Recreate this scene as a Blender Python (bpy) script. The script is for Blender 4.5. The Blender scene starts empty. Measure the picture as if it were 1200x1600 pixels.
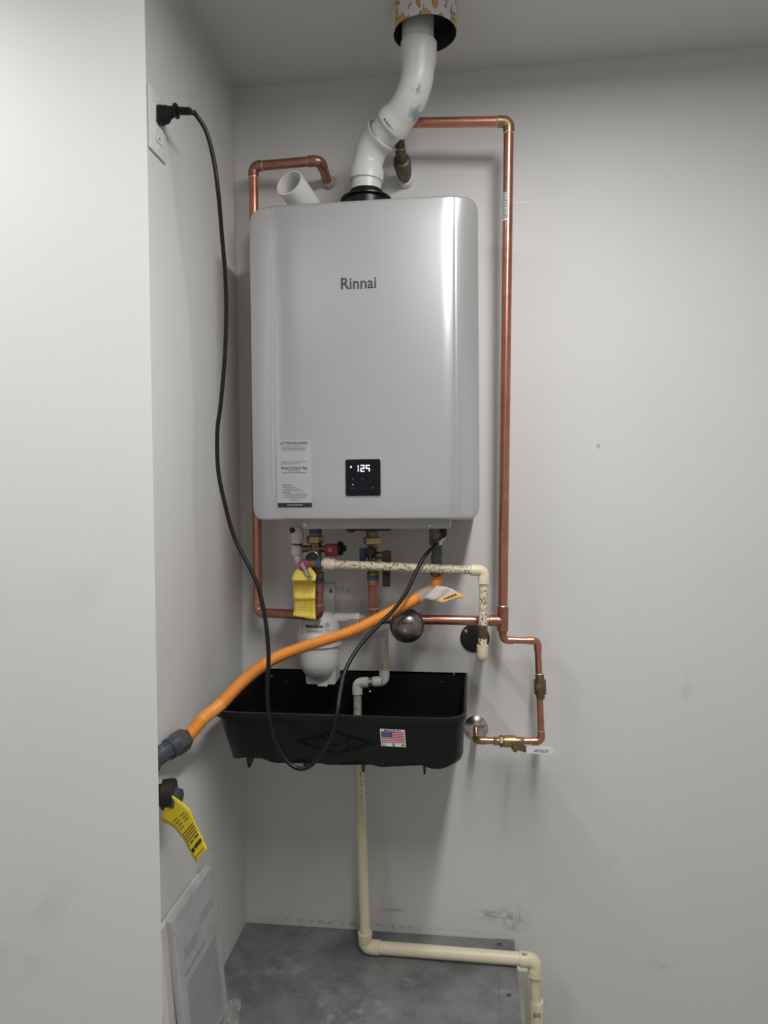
import bpy, bmesh, math, random
from mathutils import Vector, Matrix
random.seed(7)
scene = bpy.context.scene
COL = scene.collection
V = Vector

# ------------------------------------------------------------------ camera
CAM = V((0.5777, -1.7464, 1.1004)); YAW, PITCH, ROLL, F = 0.1215, 0.0284, -0.0086, 1117.0
fwd = V((-math.sin(YAW) * math.cos(PITCH), math.cos(YAW) * math.cos(PITCH), -math.sin(PITCH)))
rt0 = V((math.cos(YAW), math.sin(YAW), 0)); up0 = rt0.cross(fwd)
rt = math.cos(ROLL) * rt0 + math.sin(ROLL) * up0
up = -math.sin(ROLL) * rt0 + math.cos(ROLL) * up0
cam = bpy.data.cameras.new('camera'); co = bpy.data.objects.new('camera', cam); COL.objects.link(co)
cam.sensor_fit = 'VERTICAL'; cam.sensor_height = 36.0; cam.lens = F / 1600 * 36.0
cam.clip_start = 0.02
m = Matrix((rt, up, -fwd)).transposed().to_4x4(); m.translation = CAM; co.matrix_world = m
scene.camera = co

# ------------------------------------------------------------------ world, light, exposure
ZC = 2.104
w = bpy.data.worlds.new('world'); scene.world = w; w.use_nodes = True
w.node_tree.nodes['Background'].inputs[0].default_value = (0.8, 0.85, 0.9, 1)
w.node_tree.nodes['Background'].inputs[1].default_value = 0.02
LX, LY0, LY1 = 0.80, -0.62, -1.90
la = bpy.data.lights.new('ceiling_tube_light', 'AREA'); la.shape = 'RECTANGLE'
la.size = 0.11; la.size_y = LY0 - LY1; la.energy = 16.5; la.color = (1.0, 0.985, 0.96)
lo = bpy.data.objects.new('ceiling_tube_light', la); COL.objects.link(lo)
lo.location = (LX, (LY0 + LY1) / 2, ZC - 0.045)
L2X, L2Y0, L2Y1 = -0.50, -0.90, -2.00  # extra fill lamp, added out of view to brighten the near left wall
lb_ = la.copy(); lb_.name = 'added_fill_light'; lb_.energy = 9.5; lb_.size_y = L2Y0 - L2Y1
l2 = bpy.data.objects.new('added_fill_light', lb_); COL.objects.link(l2)
l2.location = (L2X, (L2Y0 + L2Y1) / 2, ZC - 0.045)
vs = scene.view_settings
scene.display_settings.display_device = 'sRGB'
vs.view_transform = 'Standard'; vs.look = 'None'; vs.gamma = 1.0; vs.use_curve_mapping = False
vs.exposure = 0.52

# ------------------------------------------------------------------ helpers
def p(px, py, y=None, x=None, z=None):
    """point on the sight line of a pixel (1200x1600 frame) at a known depth plane"""
    d = fwd * F + rt * (px - 600) - up * (py - 800)
    t = (y - CAM.y) / d.y if y is not None else (x - CAM.x) / d.x if x is not None else (z - CAM.z) / d.z
    return CAM + d * t

def new_mat(name):
    mt = bpy.data.materials.new(name); mt.use_nodes = True
    return mt, mt.node_tree, mt.node_tree.nodes['Principled BSDF']

def N(nt, typ, **kw):
    n = nt.nodes.new(typ)
    for k, v in kw.items():
        if k in n.inputs: n.inputs[k].default_value = v
        else: setattr(n, k, v)
    return n

def L(nt, a, b): nt.links.new(a, b)

def ramp(nt, src, stops):
    r = nt.nodes.new('ShaderNodeValToRGB'); e = r.color_ramp.elements
    while len(e) < len(stops): e.new(0.5)
    for i, (q, c) in enumerate(stops):
        e[i].position = q; e[i].color = (c, c, c, 1) if not hasattr(c, '__len__') else (*c, 1)
    L(nt, src, r.inputs[0]); return r

def mixc(nt, fac, a, b):
    mx = nt.nodes.new('ShaderNodeMix'); mx.data_type = 'RGBA'
    for sock, v in ((mx.inputs[0], fac), (mx.inputs[6], a), (mx.inputs[7], b)):
        if isinstance(v, (int, float)): sock.default_value = v
        elif isinstance(v, tuple): sock.default_value = (*v, 1)
        else: L(nt, v, sock)
    return mx.outputs[2]

def coords(nt): return N(nt, 'ShaderNodeNewGeometry').outputs['Position']

def scaled(nt, src, loc=(0, 0, 0), sc=(1, 1, 1)):
    mp = N(nt, 'ShaderNodeMapping'); mp.vector_type = 'TEXTURE'
    mp.inputs['Location'].default_value = loc; mp.inputs['Scale'].default_value = sc
    L(nt, src, mp.inputs[0]); return mp.outputs[0]

def noise(nt, vec, scale, detail=3, rough=0.5):
    n = N(nt, 'ShaderNodeTexNoise'); n.inputs['Scale'].default_value = scale
    n.inputs['Detail'].default_value = detail; n.inputs['Roughness'].default_value = rough
    if vec is not None: L(nt, vec, n.inputs['Vector'])
    return n.outputs['Fac']

def bump(nt, b, src, strength=0.1, dist=0.002):
    n = N(nt, 'ShaderNodeBump'); n.inputs['Strength'].default_value = strength; n.inputs['Distance'].default_value = dist
    L(nt, src, n.inputs['Height']); L(nt, n.outputs[0], b.inputs['Normal'])

def simple(name, col, rough=0.5, metal=0.0, spots=None, spot_scale=60, spot_lo=0.55, spot_hi=0.7, bmp=0.0, var=0.06, spec=None, coat=0):
    mt, nt, b = new_mat(name); v = coords(nt)
    dark = tuple(c * (1 - var * 2) for c in col); lite = tuple(min(1, c * (1 + var)) for c in col)
    c = mixc(nt, noise(nt, v, 25, 4), dark, lite)
    if spots:
        f = ramp(nt, noise(nt, v, spot_scale, 5, 0.65), [(spot_lo, 0.0), (spot_hi, 1.0)])
        c = mixc(nt, f.outputs[0], c, spots)
    L(nt, c, b.inputs['Base Color'])
    b.inputs['Roughness'].default_value = rough; b.inputs['Metallic'].default_value = metal
    if spec is not None: b.inputs['Specular IOR Level'].default_value = spec
    if coat: b.inputs['Coat Weight'].default_value = coat
    if bmp: bump(nt, b, noise(nt, v, 180, 3), bmp, 0.001)
    return mt

def scuff(nt, c, v, pos, size, nscale, lo, hi, col, strength=1.0, stretch=(1, 1, 1)):
    """a patch of dirt around a point of the surface, broken up by noise"""
    q = scaled(nt, v, pos, size)
    ln = N(nt, 'ShaderNodeVectorMath', operation='LENGTH'); L(nt, q, ln.inputs[0])
    fall = ramp(nt, ln.outputs['Value'], [(0.0, 1.0), (1.0, 0.0)])
    nz = ramp(nt, noise(nt, scaled(nt, v, (0, 0, 0), stretch), nscale, 5, 0.6), [(lo, 0.0), (hi, 1.0)])
    mu = N(nt, 'ShaderNodeMath', operation='MULTIPLY'); L(nt, fall.outputs[0], mu.inputs[0]); L(nt, nz.outputs[0], mu.inputs[1])
    m2 = N(nt, 'ShaderNodeMath', operation='MULTIPLY'); L(nt, mu.outputs[0], m2.inputs[0]); m2.inputs[1].default_value = strength
    return mixc(nt, m2.outputs[0], c, col)

def wall_mat(name, col, marks=()):
    mt, nt, b = new_mat(name); v = coords(nt)
    c = mixc(nt, noise(nt, v, 3.5, 4), tuple(x * 0.96 for x in col), tuple(x * 1.03 for x in col))
    smg = ramp(nt, noise(nt, v, 4.3, 3, 0.5), [(0.66, 0.0), (0.8, 0.35)])
    c = mixc(nt, smg.outputs[0], c, tuple(x * 0.82 for x in col))
    spk = ramp(nt, noise(nt, v, 38, 2, 0.5), [(0.80, 0.0), (0.84, 0.7)])
    c = mixc(nt, spk.outputs[0], c, tuple(x * 0.5 for x in col))
    for mk in marks: c = scuff(nt, c, v, *mk)
    L(nt, c, b.inputs['Base Color']); b.inputs['Roughness'].default_value = 0.62
    bump(nt, b, noise(nt, v, 140, 3), 0.06, 0.001)
    return mt

WALL = (0.675, 0.672, 0.66)
g = (0.18, 0.18, 0.175)
M = {}
M['wall_back'] = wall_mat('painted_back_wall', WALL, [
    (p(800, 1438, 0), (0.05, 0.2, 0.045), 60, 0.42, 0.62, (0.30, 0.28, 0.26), 0.9),
    (p(762, 1430, 0), (0.05, 0.2, 0.016), 40, 0.45, 0.6, g, 0.8, (3, 1, 0.5)),
    (p(614, 1421, 0), (0.045, 0.2, 0.007), 45, 0.35, 0.55, g, 0.9, (2.5, 1, 0.6)),
    (p(516, 283, 0), (0.03, 0.2, 0.03), 70, 0.4, 0.6, (0.12, 0.09, 0.07), 0.9),
    (p(540, 922, 0), (0.028, 0.2, 0.012), 50, 0.4, 0.6, g, 0.9),
    (p(812, 316, 0), (0.03, 0.2, 0.002), 20, 0.2, 0.3, (0.9, 0.9, 0.88), 1.0),
    (p(1070, 1075, 0), (0.03, 0.2, 0.05), 30, 0.5, 0.7, (0.4, 0.38, 0.36), 0.6),
    (p(935, 697, 0), (0.006, 0.2, 0.01), 60, 0.3, 0.5, g, 0.7),
    (p(965, 1350, 0), (0.03, 0.2, 0.05), 25, 0.5, 0.7, (0.4, 0.38, 0.36), 0.5),
    (p(1030, 1508, 0), (0.05, 0.2, 0.02), 25, 0.4, 0.6, (0.4, 0.38, 0.36), 0.5),
    (p(560, 1444, 0), (0.4, 0.2, 0.008), 60, 0.45, 0.6, g, 0.6)])
M['wall_left'] = wall_mat('painted_left_wall', WALL, [
    (p(300, 745, x=0), (0.2, 0.03, 0.06), 30, 0.5, 0.7, (0.4, 0.38, 0.36), 0.5)])
M['wall'] = wall_mat('painted_wall', (0.675, 0.672, 0.66), [
    (p(60, 1410, -0.62), (0.12, 0.2, 0.07), 14, 0.42, 0.7, (0.42, 0.40, 0.38), 0.5),
    (p(20, 1510, -0.62), (0.1, 0.2, 0.05), 14, 0.42, 0.7, (0.42, 0.40, 0.38), 0.5)])
M['ceiling'] = wall_mat('painted_ceiling', (0.66, 0.66, 0.65))
M['wall_dim'] = wall_mat('grey_painted_wall', (0.58, 0.58, 0.57))
M['trim'] = simple('white_trim_paint', (0.74, 0.72, 0.67), 0.5)
M['concrete'] = simple('grey_concrete', (0.36, 0.36, 0.35), 0.8, spots=(0.25, 0.25, 0.25), spot_scale=12)
M['silver'] = simple('silver_heater_paint', (0.63, 0.63, 0.645), 0.27, 0.68, var=0.01)
M['silver_case'] = simple('silver_case_paint', (0.50, 0.50, 0.51), 0.4, 0.5, var=0.02)
M['under_grey'] = simple('grey_bottom_steel', (0.50, 0.49, 0.48), 0.5, 0.2, var=0.03)
M['copper'] = simple('copper', (0.66, 0.30, 0.215), 0.30, 0.92, spots=(0.45, 0.19, 0.13), spot_scale=30, spot_lo=0.5, spot_hi=0.8, var=0.12)
M['copper_dark'] = simple('tarnished_copper', (0.50, 0.23, 0.17), 0.36, 0.85, spots=(0.25, 0.11, 0.08), spot_scale=40, spot_lo=0.48, spot_hi=0.75, var=0.15)
M['solder'] = simple('solder', (0.72, 0.69, 0.66), 0.3, 0.9, var=0.1)
M['brass_dark'] = simple('blackened_brass', (0.13, 0.10, 0.07), 0.45, 0.7, spots=(0.28, 0.22, 0.13), spot_scale=50, spot_lo=0.55, spot_hi=0.75, var=0.2, bmp=0.1)
M['brass'] = simple('brass', (0.45, 0.32, 0.16), 0.33, 0.9, spots=(0.3, 0.2, 0.1), spot_scale=50, spot_lo=0.5, spot_hi=0.75, var=0.12)
M['brass_old'] = simple('old_brass', (0.28, 0.205, 0.115), 0.42, 0.85, spots=(0.12, 0.09, 0.06), spot_scale=60, spot_lo=0.48, spot_hi=0.7, var=0.2, bmp=0.1)
M['pvc'] = None
M['cream'] = simple('cream_plastic_pipe', (0.76, 0.68, 0.50), 0.38, var=0.04, spots=(0.5, 0.42, 0.28), spot_scale=22, spot_lo=0.66, spot_hi=0.85)
M['cream_speck'] = simple('speckled_cream_pipe', (0.78, 0.71, 0.55), 0.42, var=0.04, spots=(0.13, 0.10, 0.06), spot_scale=200, spot_lo=0.50, spot_hi=0.60)
M['grimy_pipe'] = simple('grimy_grey_pipe', (0.56, 0.52, 0.43), 0.5, var=0.1, spots=(0.2, 0.17, 0.12), spot_scale=70, spot_lo=0.52, spot_hi=0.72)
M['grime'] = simple('dark_brown_residue', (0.10, 0.06, 0.03), 0.35, var=0.2, spots=(0.35, 0.28, 0.18), spot_scale=120, spot_lo=0.6, spot_hi=0.7)
M['white_plastic'] = simple('white_plastic', (0.74, 0.74, 0.73), 0.38, var=0.02)
M['white_fitting'] = simple('white_fitting', (0.72, 0.72, 0.70), 0.4, var=0.03, spots=(0.4, 0.38, 0.35), spot_scale=60, spot_lo=0.68, spot_hi=0.78)
M['black_plastic'] = simple('black_plastic', (0.007, 0.007, 0.0075), 0.33, var=0.1, spec=0.3)
M['black_front'] = M['black_plastic']
M['black_rubber'] = simple('black_rubber', (0.008, 0.008, 0.009), 0.36, var=0.1, spec=0.35)
M['black_matte'] = simple('black_matte', (0.016, 0.016, 0.018), 0.55, var=0.1)
M['screen'] = simple('dark_glass_screen', (0.006, 0.007, 0.010), 0.12, var=0.05, spec=0.25)
M['dark_steel'] = simple('dark_steel', (0.16, 0.155, 0.15), 0.38, 0.8, var=0.15, bmp=0.05)
M['dome_steel'] = simple('dull_dome_steel', (0.30, 0.28, 0.265), 0.33, 0.9, var=0.2, spots=(0.16, 0.14, 0.13), spot_scale=35, spot_lo=0.5, spot_hi=0.8)
M['steel'] = simple('polished_steel', (0.66, 0.65, 0.63), 0.22, 1.0, var=0.1)
M['iron_dark'] = simple('dark_cast_iron', (0.035, 0.033, 0.032), 0.42, 0.4, var=0.2, bmp=0.1)
M['iron'] = simple('black_iron', (0.105, 0.10, 0.095), 0.45, 0.5, var=0.2, spots=(0.32, 0.27, 0.23), spot_scale=45, spot_lo=0.55, spot_hi=0.75, bmp=0.15)
M['iron_blue'] = simple('iron_with_blue_sealant', (0.085, 0.10, 0.115), 0.4, 0.4, var=0.25, spots=(0.28, 0.34, 0.38), spot_scale=60, spot_lo=0.62, spot_hi=0.75, bmp=0.15)
M['orange'] = simple('orange_hose_coating', (0.85, 0.33, 0.06), 0.42, var=0.06)
M['red'] = simple('red_plastic', (0.28, 0.02, 0.04), 0.35, var=0.1)
M['pink_disc'] = simple('magenta_disc', (0.38, 0.045, 0.15), 0.4, var=0.15, spots=(0.65, 0.45, 0.5), spot_scale=90, spot_lo=0.6, spot_hi=0.68)
M['blue'] = simple('blue_sealant', (0.05, 0.09, 0.20), 0.45, var=0.2)
M['blue_plastic'] = simple('dark_blue_plastic', (0.02, 0.03, 0.09), 0.35, var=0.1)
M['yellow_edge'] = simple('yellow_card', (0.80, 0.62, 0.06), 0.55, var=0.03)
M['ink'] = simple('black_ink', (0.02, 0.02, 0.02), 0.6)
M['ink_grey'] = simple('grey_ink', (0.16, 0.16, 0.165), 0.6)
M['brand_ink'] = simple('charcoal_print', (0.045, 0.045, 0.05), 0.5)
M['dim_icon'] = simple('dim_icon', (0.10, 0.10, 0.11), 0.5)
M['paper'] = simple('white_paper', (0.74, 0.74, 0.74), 0.6, var=0.02)
M['sticker'] = simple('silver_white_sticker', (0.48, 0.48, 0.49), 0.4, 0.2, var=0.01)
M['flag_red'] = simple('flag_red', (0.52, 0.05, 0.07), 0.5)
M['flag_blue'] = simple('flag_blue', (0.05, 0.05, 0.22), 0.5)
M['brown_ink'] = simple('brown_ink', (0.20, 0.12, 0.04), 0.5)
M['blue_ink'] = simple('blue_ink', (0.03, 0.06, 0.35), 0.5)
M['wire'] = simple('dark_wire', (0.05, 0.03, 0.03), 0.5)
M['carton'] = simple('pale_card', (0.62, 0.60, 0.57), 0.65, var=0.04)

# white pipe with grime and smears of blue primer
mt, nt, b = new_mat('white_pipe_plastic'); v = coords(nt)
c = mixc(nt, noise(nt, v, 18, 4), (0.56, 0.56, 0.54), (0.66, 0.66, 0.645))
r_ = ramp(nt, noise(nt, v, 75, 4, 0.6), [(0.68, 0.0), (0.76, 0.8)]); c = mixc(nt, r_.outputs[0], c, (0.36, 0.34, 0.31))
c = scuff(nt, c, v, p(651, 176, -0.25), (0.024, 0.08, 0.034), 55, 0.44, 0.50, (0.07, 0.13, 0.23), 1.6)
c = scuff(nt, c, v, p(651, 137, -0.25), (0.013, 0.06, 0.013), 90, 0.45, 0.52, (0.28, 0.27, 0.25), 1.3)
L(nt, c, b.inputs['Base Color']); b.inputs['Roughness'].default_value = 0.36; M['pvc'] = mt

# painted sleeve with flaking rust
mt, nt, b = new_mat('rusty_painted_sleeve'); v = coords(nt)
n1 = noise(nt, scaled(nt, v, (0.05, 0.1, 0.3), (1, 1, 1.5)), 48, 4, 0.6)
rim = N(nt, 'ShaderNodeSeparateXYZ'); L(nt, v, rim.inputs[0])
mr = N(nt, 'ShaderNodeMapRange'); L(nt, rim.outputs[2], mr.inputs[0])
mr.inputs[1].default_value = 2.03; mr.inputs[2].default_value = 2.10; mr.inputs[3].default_value = 0.125; mr.inputs[4].default_value = -0.03
ad = N(nt, 'ShaderNodeMath', operation='ADD'); L(nt, n1, ad.inputs[0]); L(nt, mr.outputs[0], ad.inputs[1])
c = mixc(nt, noise(nt, v, 20), (0.72, 0.73, 0.72), (0.80, 0.80, 0.79))
c = mixc(nt, ramp(nt, ad.outputs[0], [(0.55, 0.0), (0.575, 1.0)]).outputs[0], c, (0.26, 0.14, 0.05))
c = mixc(nt, ramp(nt, ad.outputs[0], [(0.58, 0.0), (0.605, 1.0)]).outputs[0], c, (0.66, 0.40, 0.13))
L(nt, c, b.inputs['Base Color']); b.inputs['Roughness'].default_value = 0.5; M['sleeve'] = mt
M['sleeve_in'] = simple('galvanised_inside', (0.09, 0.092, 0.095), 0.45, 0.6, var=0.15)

# galvanised platform
mt, nt, b = new_mat('scratched_galvanised_sheet'); v = coords(nt)
c = mixc(nt, ramp(nt, noise(nt, v, 7, 5, 0.65), [(0.32, 0.0), (0.68, 1.0)]).outputs[0], (0.13, 0.137, 0.14), (0.30, 0.315, 0.32))
c = mixc(nt, ramp(nt, noise(nt, scaled(nt, v, (0, 0, 0), (1.6, 0.7, 1)), 14, 6, 0.7), [(0.60, 0.0), (0.78, 0.7)]).outputs[0], c, (0.52, 0.53, 0.53))
c = mixc(nt, ramp(nt, noise(nt, v, 5, 3), [(0.62, 0.0), (0.75, 0.6)]).outputs[0], c, (0.12, 0.125, 0.13))
c = scuff(nt, c, v, (0.14, -0.17, 0), (0.1, 0.12, 0.1), 22, 0.48, 0.66, (0.50, 0.51, 0.51), 0.6)
c = scuff(nt, c, v, (0.30, -0.30, 0), (0.16, 0.14, 0.1), 30, 0.5, 0.7, (0.55, 0.55, 0.55), 0.7)
L(nt, c, b.inputs['Base Color']); b.inputs['Roughness'].default_value = 0.48; b.inputs['Metallic'].default_value = 0.35
M['galv'] = mt

# printed card: rows of small print across the UV map
def print_mat(name, base, ink, rows, lo=0.42, hi=0.47, vmin=0.0, vmax=1.0, umin=0.06, umax=0.94, strength=0.85, wscale=9.0):
    mt, nt, b = new_mat(name)
    uv = N(nt, 'ShaderNodeTexCoord').outputs['UV']
    sp = N(nt, 'ShaderNodeSeparateXYZ'); L(nt, uv, sp.inputs[0])
    def math_(op, a, bb=0.0):
        n = N(nt, 'ShaderNodeMath', operation=op)
        for i, q in enumerate((a, bb)):
            if isinstance(q, (int, float)): n.inputs[i].default_value = q
            else: L(nt, q, n.inputs[i])
        return n.outputs[0]
    row = math_('MULTIPLY', sp.outputs[1], rows)
    fr = math_('FRACT', row)
    line = math_('MULTIPLY', math_('GREATER_THAN', fr, 0.35), math_('LESS_THAN', fr, 0.8))
    cb = N(nt, 'ShaderNodeCombineXYZ'); L(nt, math_('MULTIPLY', sp.outputs[0], wscale), cb.inputs[0]); L(nt, math_('MULTIPLY', math_('FLOOR', row), 3.7), cb.inputs[1])
    words = ramp(nt, noise(nt, cb.outputs[0], 3.0, 3, 0.7), [(lo, 0.0), (hi, 1.0)]).outputs[0]
    area = math_('MULTIPLY', math_('MULTIPLY', math_('GREATER_THAN', sp.outputs[1], vmin), math_('LESS_THAN', sp.outputs[1], vmax)),
                 math_('MULTIPLY', math_('GREATER_THAN', sp.outputs[0], umin), math_('LESS_THAN', sp.outputs[0], umax)))
    f = math_('MULTIPLY', math_('MULTIPLY', math_('MULTIPLY', line, words), area), strength)
    L(nt, mixc(nt, f, base, ink), b.inputs['Base Color']); b.inputs['Roughness'].default_value = 0.55
    return mt
M['tag_print'] = print_mat('yellow_card_small_print', (0.80, 0.62, 0.09), (0.16, 0.11, 0.02), 36, lo=0.47, hi=0.52, wscale=22)
M['tag_plain'] = simple('bright_yellow_card', (0.86, 0.66, 0.03), 0.5, var=0.02)
M['page_print'] = print_mat('printed_page', (0.50, 0.50, 0.51), (0.12, 0.12, 0.13), 40, vmin=0.04, vmax=0.56, umin=0.12, umax=0.88, strength=0.75, lo=0.3, hi=0.36, wscale=12)
M['flag_print'] = print_mat('white_label_small_print', (0.66, 0.60, 0.58), (0.25, 0.2, 0.22), 12, strength=0.5, wscale=10)
M['flag_orange'] = simple('orange_label_band', (0.80, 0.42, 0.16), 0.5, var=0.05)

def emit(name, col, s):
    mt, nt, b = new_mat(name); b.inputs['Base Color'].default_value = (0, 0, 0, 1)
    b.inputs['Emission Color'].default_value = (*col, 1); b.inputs['Emission Strength'].default_value = s; return mt
M['digit'] = emit('lit_digits', (0.88, 0.92, 1.0), 1.0)
M['lamp_lens'] = emit('lamp_lens', (1.0, 0.97, 0.93), 3.0)
def clear(name, tint, amount):
    mt, nt, b = new_mat(name)
    gl = N(nt, 'ShaderNodeBsdfGlossy'); gl.inputs['Roughness'].default_value = 0.12; gl.inputs['Color'].default_value = (0.9, 0.9, 0.9, 1)
    df = N(nt, 'ShaderNodeBsdfDiffuse'); df.inputs['Color'].default_value = (*tint, 1)
    tr = N(nt, 'ShaderNodeBsdfTransparent')
    m1 = N(nt, 'ShaderNodeMixShader'); m1.inputs[0].default_value = 0.4; L(nt, df.outputs[0], m1.inputs[1]); L(nt, gl.outputs[0], m1.inputs[2])
    m2 = N(nt, 'ShaderNodeMixShader')
    f = ramp(nt, noise(nt, coords(nt), 28, 4, 0.6), [(0.35, amount * 0.4), (0.75, amount * 1.6)])
    L(nt, f.outputs[0], m2.inputs[0]); L(nt, tr.outputs[0], m2.inputs[1]); L(nt, m1.outputs[0], m2.inputs[2])
    L(nt, m2.outputs[0], nt.nodes['Material Output'].inputs[0]); return mt
M['clear'] = clear('clear_plastic_bag', (0.75, 0.75, 0.76), 0.22)
M['clear_sleeve'] = clear('clear_label_sleeve', (0.62, 0.60, 0.57), 0.55)

# ---- objects
def thing(name, label, cat, loc, group=None):
    o = bpy.data.objects.new(name, None); o.empty_display_size = 0.03; COL.objects.link(o)
    o.location = loc; o['label'] = label; o['category'] = cat
    if group: o['group'] = group
    return o

def base_of(parent):
    q = parent
    while q is not None and q.type != 'EMPTY': q = q.parent
    return V(q.location) if q else V((0, 0, 0))

def finish(name, me, m, parent, smooth=True, angle=40, label=None, kind=None):
    o = bpy.data.objects.new(name, me); COL.objects.link(o)
    if m is not None and len(me.materials) == 0: me.materials.append(m)
    if parent is not None:
        me.transform(Matrix.Translation(-base_of(parent))); o.parent = parent
    if smooth and len(me.polygons):
        me.polygons.foreach_set('use_smooth', [True] * len(me.polygons))
        me.set_sharp_from_angle(angle=math.radians(angle))
    if label: o['label'] = label
    if kind: o['kind'] = kind
    return o

def obj(name, bm, m, parent=None, smooth=True, angle=40, label=None, kind=None, norm=True):
    if norm: bmesh.ops.recalc_face_normals(bm, faces=bm.faces)
    me = bpy.data.meshes.new(name); bm.to_mesh(me); bm.free()
    return finish(name, me, m, parent, smooth, angle, label, kind)

def frames(pts):
    n = len(pts); T = []
    for i in range(n):
        a = pts[max(i - 1, 0)]; c = pts[min(i + 1, n - 1)]
        T.append((c - a).normalized())
    ref = V((0, 0, 1)) if abs(T[0].z) < 0.9 else V((0, 1, 0))
    u = (ref - T[0] * ref.dot(T[0])).normalized(); U = [u]
    for i in range(1, n):
        u = U[-1] - T[i] * U[-1].dot(T[i]); U.append(u.normalized())
    return T, U

def sweep(bm, pts, r, seg=16, caps=True):
    pts = [V(q) for q in pts]; T, U = frames(pts); rings = []
    for i, q in enumerate(pts):
        rr = r(i) if callable(r) else (r[i] if hasattr(r, '__len__') else r)
        w_ = T[i].cross(U[i])
        rings.append([bm.verts.new(q + (U[i] * math.cos(a) + w_ * math.sin(a)) * rr) for a in (2 * math.pi * k / seg for k in range(seg))])
    for A, B in zip(rings, rings[1:]):
        for k in range(seg): bm.faces.new((A[k], A[(k + 1) % seg], B[(k + 1) % seg], B[k]))
    if caps: bm.faces.new(rings[0]); bm.faces.new(rings[-1])
    return bm

def lathe(bm, prof, o, axis, seg=24, caps=True, closed=False):
    """prof: list of (distance along axis, radius)"""
    o = V(o); ax = V(axis).normalized(); ref = V((0, 0, 1)) if abs(ax.z) < 0.9 else V((0, 1, 0))
    u = (ref - ax * ref.dot(ax)).normalized(); w_ = ax.cross(u); rings = []
    for s, r in prof:
        rings.append([bm.verts.new(o + ax * s + (u * math.cos(a) + w_ * math.sin(a)) * max(r, 1e-5)) for a in (2 * math.pi * (k + 0.5) / seg for k in range(seg))])
    prs = list(zip(rings, rings[1:]))
    if closed: prs.append((rings[-1], rings[0]))
    for A, B in prs:
        for k in range(seg): bm.faces.new((A[k], A[(k + 1) % seg], B[(k + 1) % seg], B[k]))
    if caps and not closed: bm.faces.new(rings[0]); bm.faces.new(rings[-1])
    return bm

def box(bm, lo, hi, bev=0.0, seg=2, mat_=None):
    lo, hi = V(lo), V(hi); r = bmesh.ops.create_cube(bm, size=1.0); vs_ = r['verts']
    c = (lo + hi) / 2; s = hi - lo
    for q in vs_: q.co = V((q.co.x * s.x, q.co.y * s.y, q.co.z * s.z)) + c
    if bev:
        es = list({e for q in vs_ for e in q.link_edges})
        res = bmesh.ops.bevel(bm, geom=es, offset=bev, segments=seg, affect='EDGES', profile=0.5)
        vs_ = list({q for f_ in res['faces'] for q in f_.verts} | {q for q in vs_ if q.is_valid})
    if mat_ is not None:
        for q in vs_: q.co = mat_ @ q.co
    return bm

def B(): return bmesh.new()

def axes(o, x, z):
    """matrix: local x along x, local z along z (up), y = facing away"""
    x = V(x).normalized(); z = (V(z) - x * V(z).dot(x)).normalized(); y = z.cross(x)
    mm = Matrix((x, y, z)).transposed().to_4x4(); mm.translation = V(o); return mm

def prism(bm, poly, mm, d0, d1):
    """poly in local (x, z); extruded along local y from d0 to d1"""
    A = [bm.verts.new(mm @ V((x, d0, z))) for x, z in poly]; Bv = [bm.verts.new(mm @ V((x, d1, z))) for x, z in poly]
    bm.faces.new(A); bm.faces.new(Bv[::-1]); n = len(poly)
    for i in range(n): bm.faces.new((A[i], A[(i + 1) % n], Bv[(i + 1) % n], Bv[i]))
    return bm

def rrect(w_, h, r, n=5):
    out = []
    for cx, cz, a0 in ((w_ / 2 - r, h / 2 - r, 0), (-w_ / 2 + r, h / 2 - r, 90), (-w_ / 2 + r, -h / 2 + r, 180), (w_ / 2 - r, -h / 2 + r, 270)):
        for i in range(n + 1):
            a = math.radians(a0 + 90 * i / n); out.append((cx + r * math.cos(a), cz + r * math.sin(a)))
    return out

def text(name, s, size, mm, m, parent, ext=0.0002, bold=0.0, align='CENTER', sx=1.0, space=1.0, width=None):
    """lettering in the local x-z plane of mm, facing local -y"""
    cu = bpy.data.curves.new(name, 'FONT'); cu.body = s; cu.size = size; cu.align_x = align; cu.align_y = 'CENTER'
    cu.extrude = ext; cu.offset = bold; cu.resolution_u = 3; cu.space_character = space
    o = bpy.data.objects.new(name, cu); COL.objects.link(o)
    me = bpy.data.meshes.new_from_object(o.evaluated_get(bpy.context.evaluated_depsgraph_get()))
    bpy.data.objects.remove(o); bpy.data.curves.remove(cu)
    me.name = name
    if width:
        xs_ = [q.co.x for q in me.vertices]; sx = width / (max(xs_) - min(xs_))
    loc = Matrix(((sx, 0, 0, 0), (0, 0, -1, 0), (0, 1, 0, 0), (0, 0, 0, 1)))
    me.transform(mm @ loc); me.materials.clear()
    return finish(name, me, m, parent, smooth=False)

def arc_path(a, c, e, R, n=8):
    """round corner at c between points a and e, bend radius R; returns arc points"""
    d1 = (a - c).normalized(); d2 = (e - c).normalized(); th = d1.angle(d2); t = R / math.tan(th / 2)
    s, f_ = c + d1 * t, c + d2 * t
    bis = (d1 + d2).normalized(); o = c + bis * (R / math.sin(th / 2)); v0 = s - o; v1 = f_ - o
    out = []
    for i in range(n + 1):
        k = i / n; ang = v0.angle(v1)
        out.append(o + (v0 * math.sin((1 - k) * ang) + v1 * math.sin(k * ang)) / math.sin(ang))
    return out, t

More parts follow.
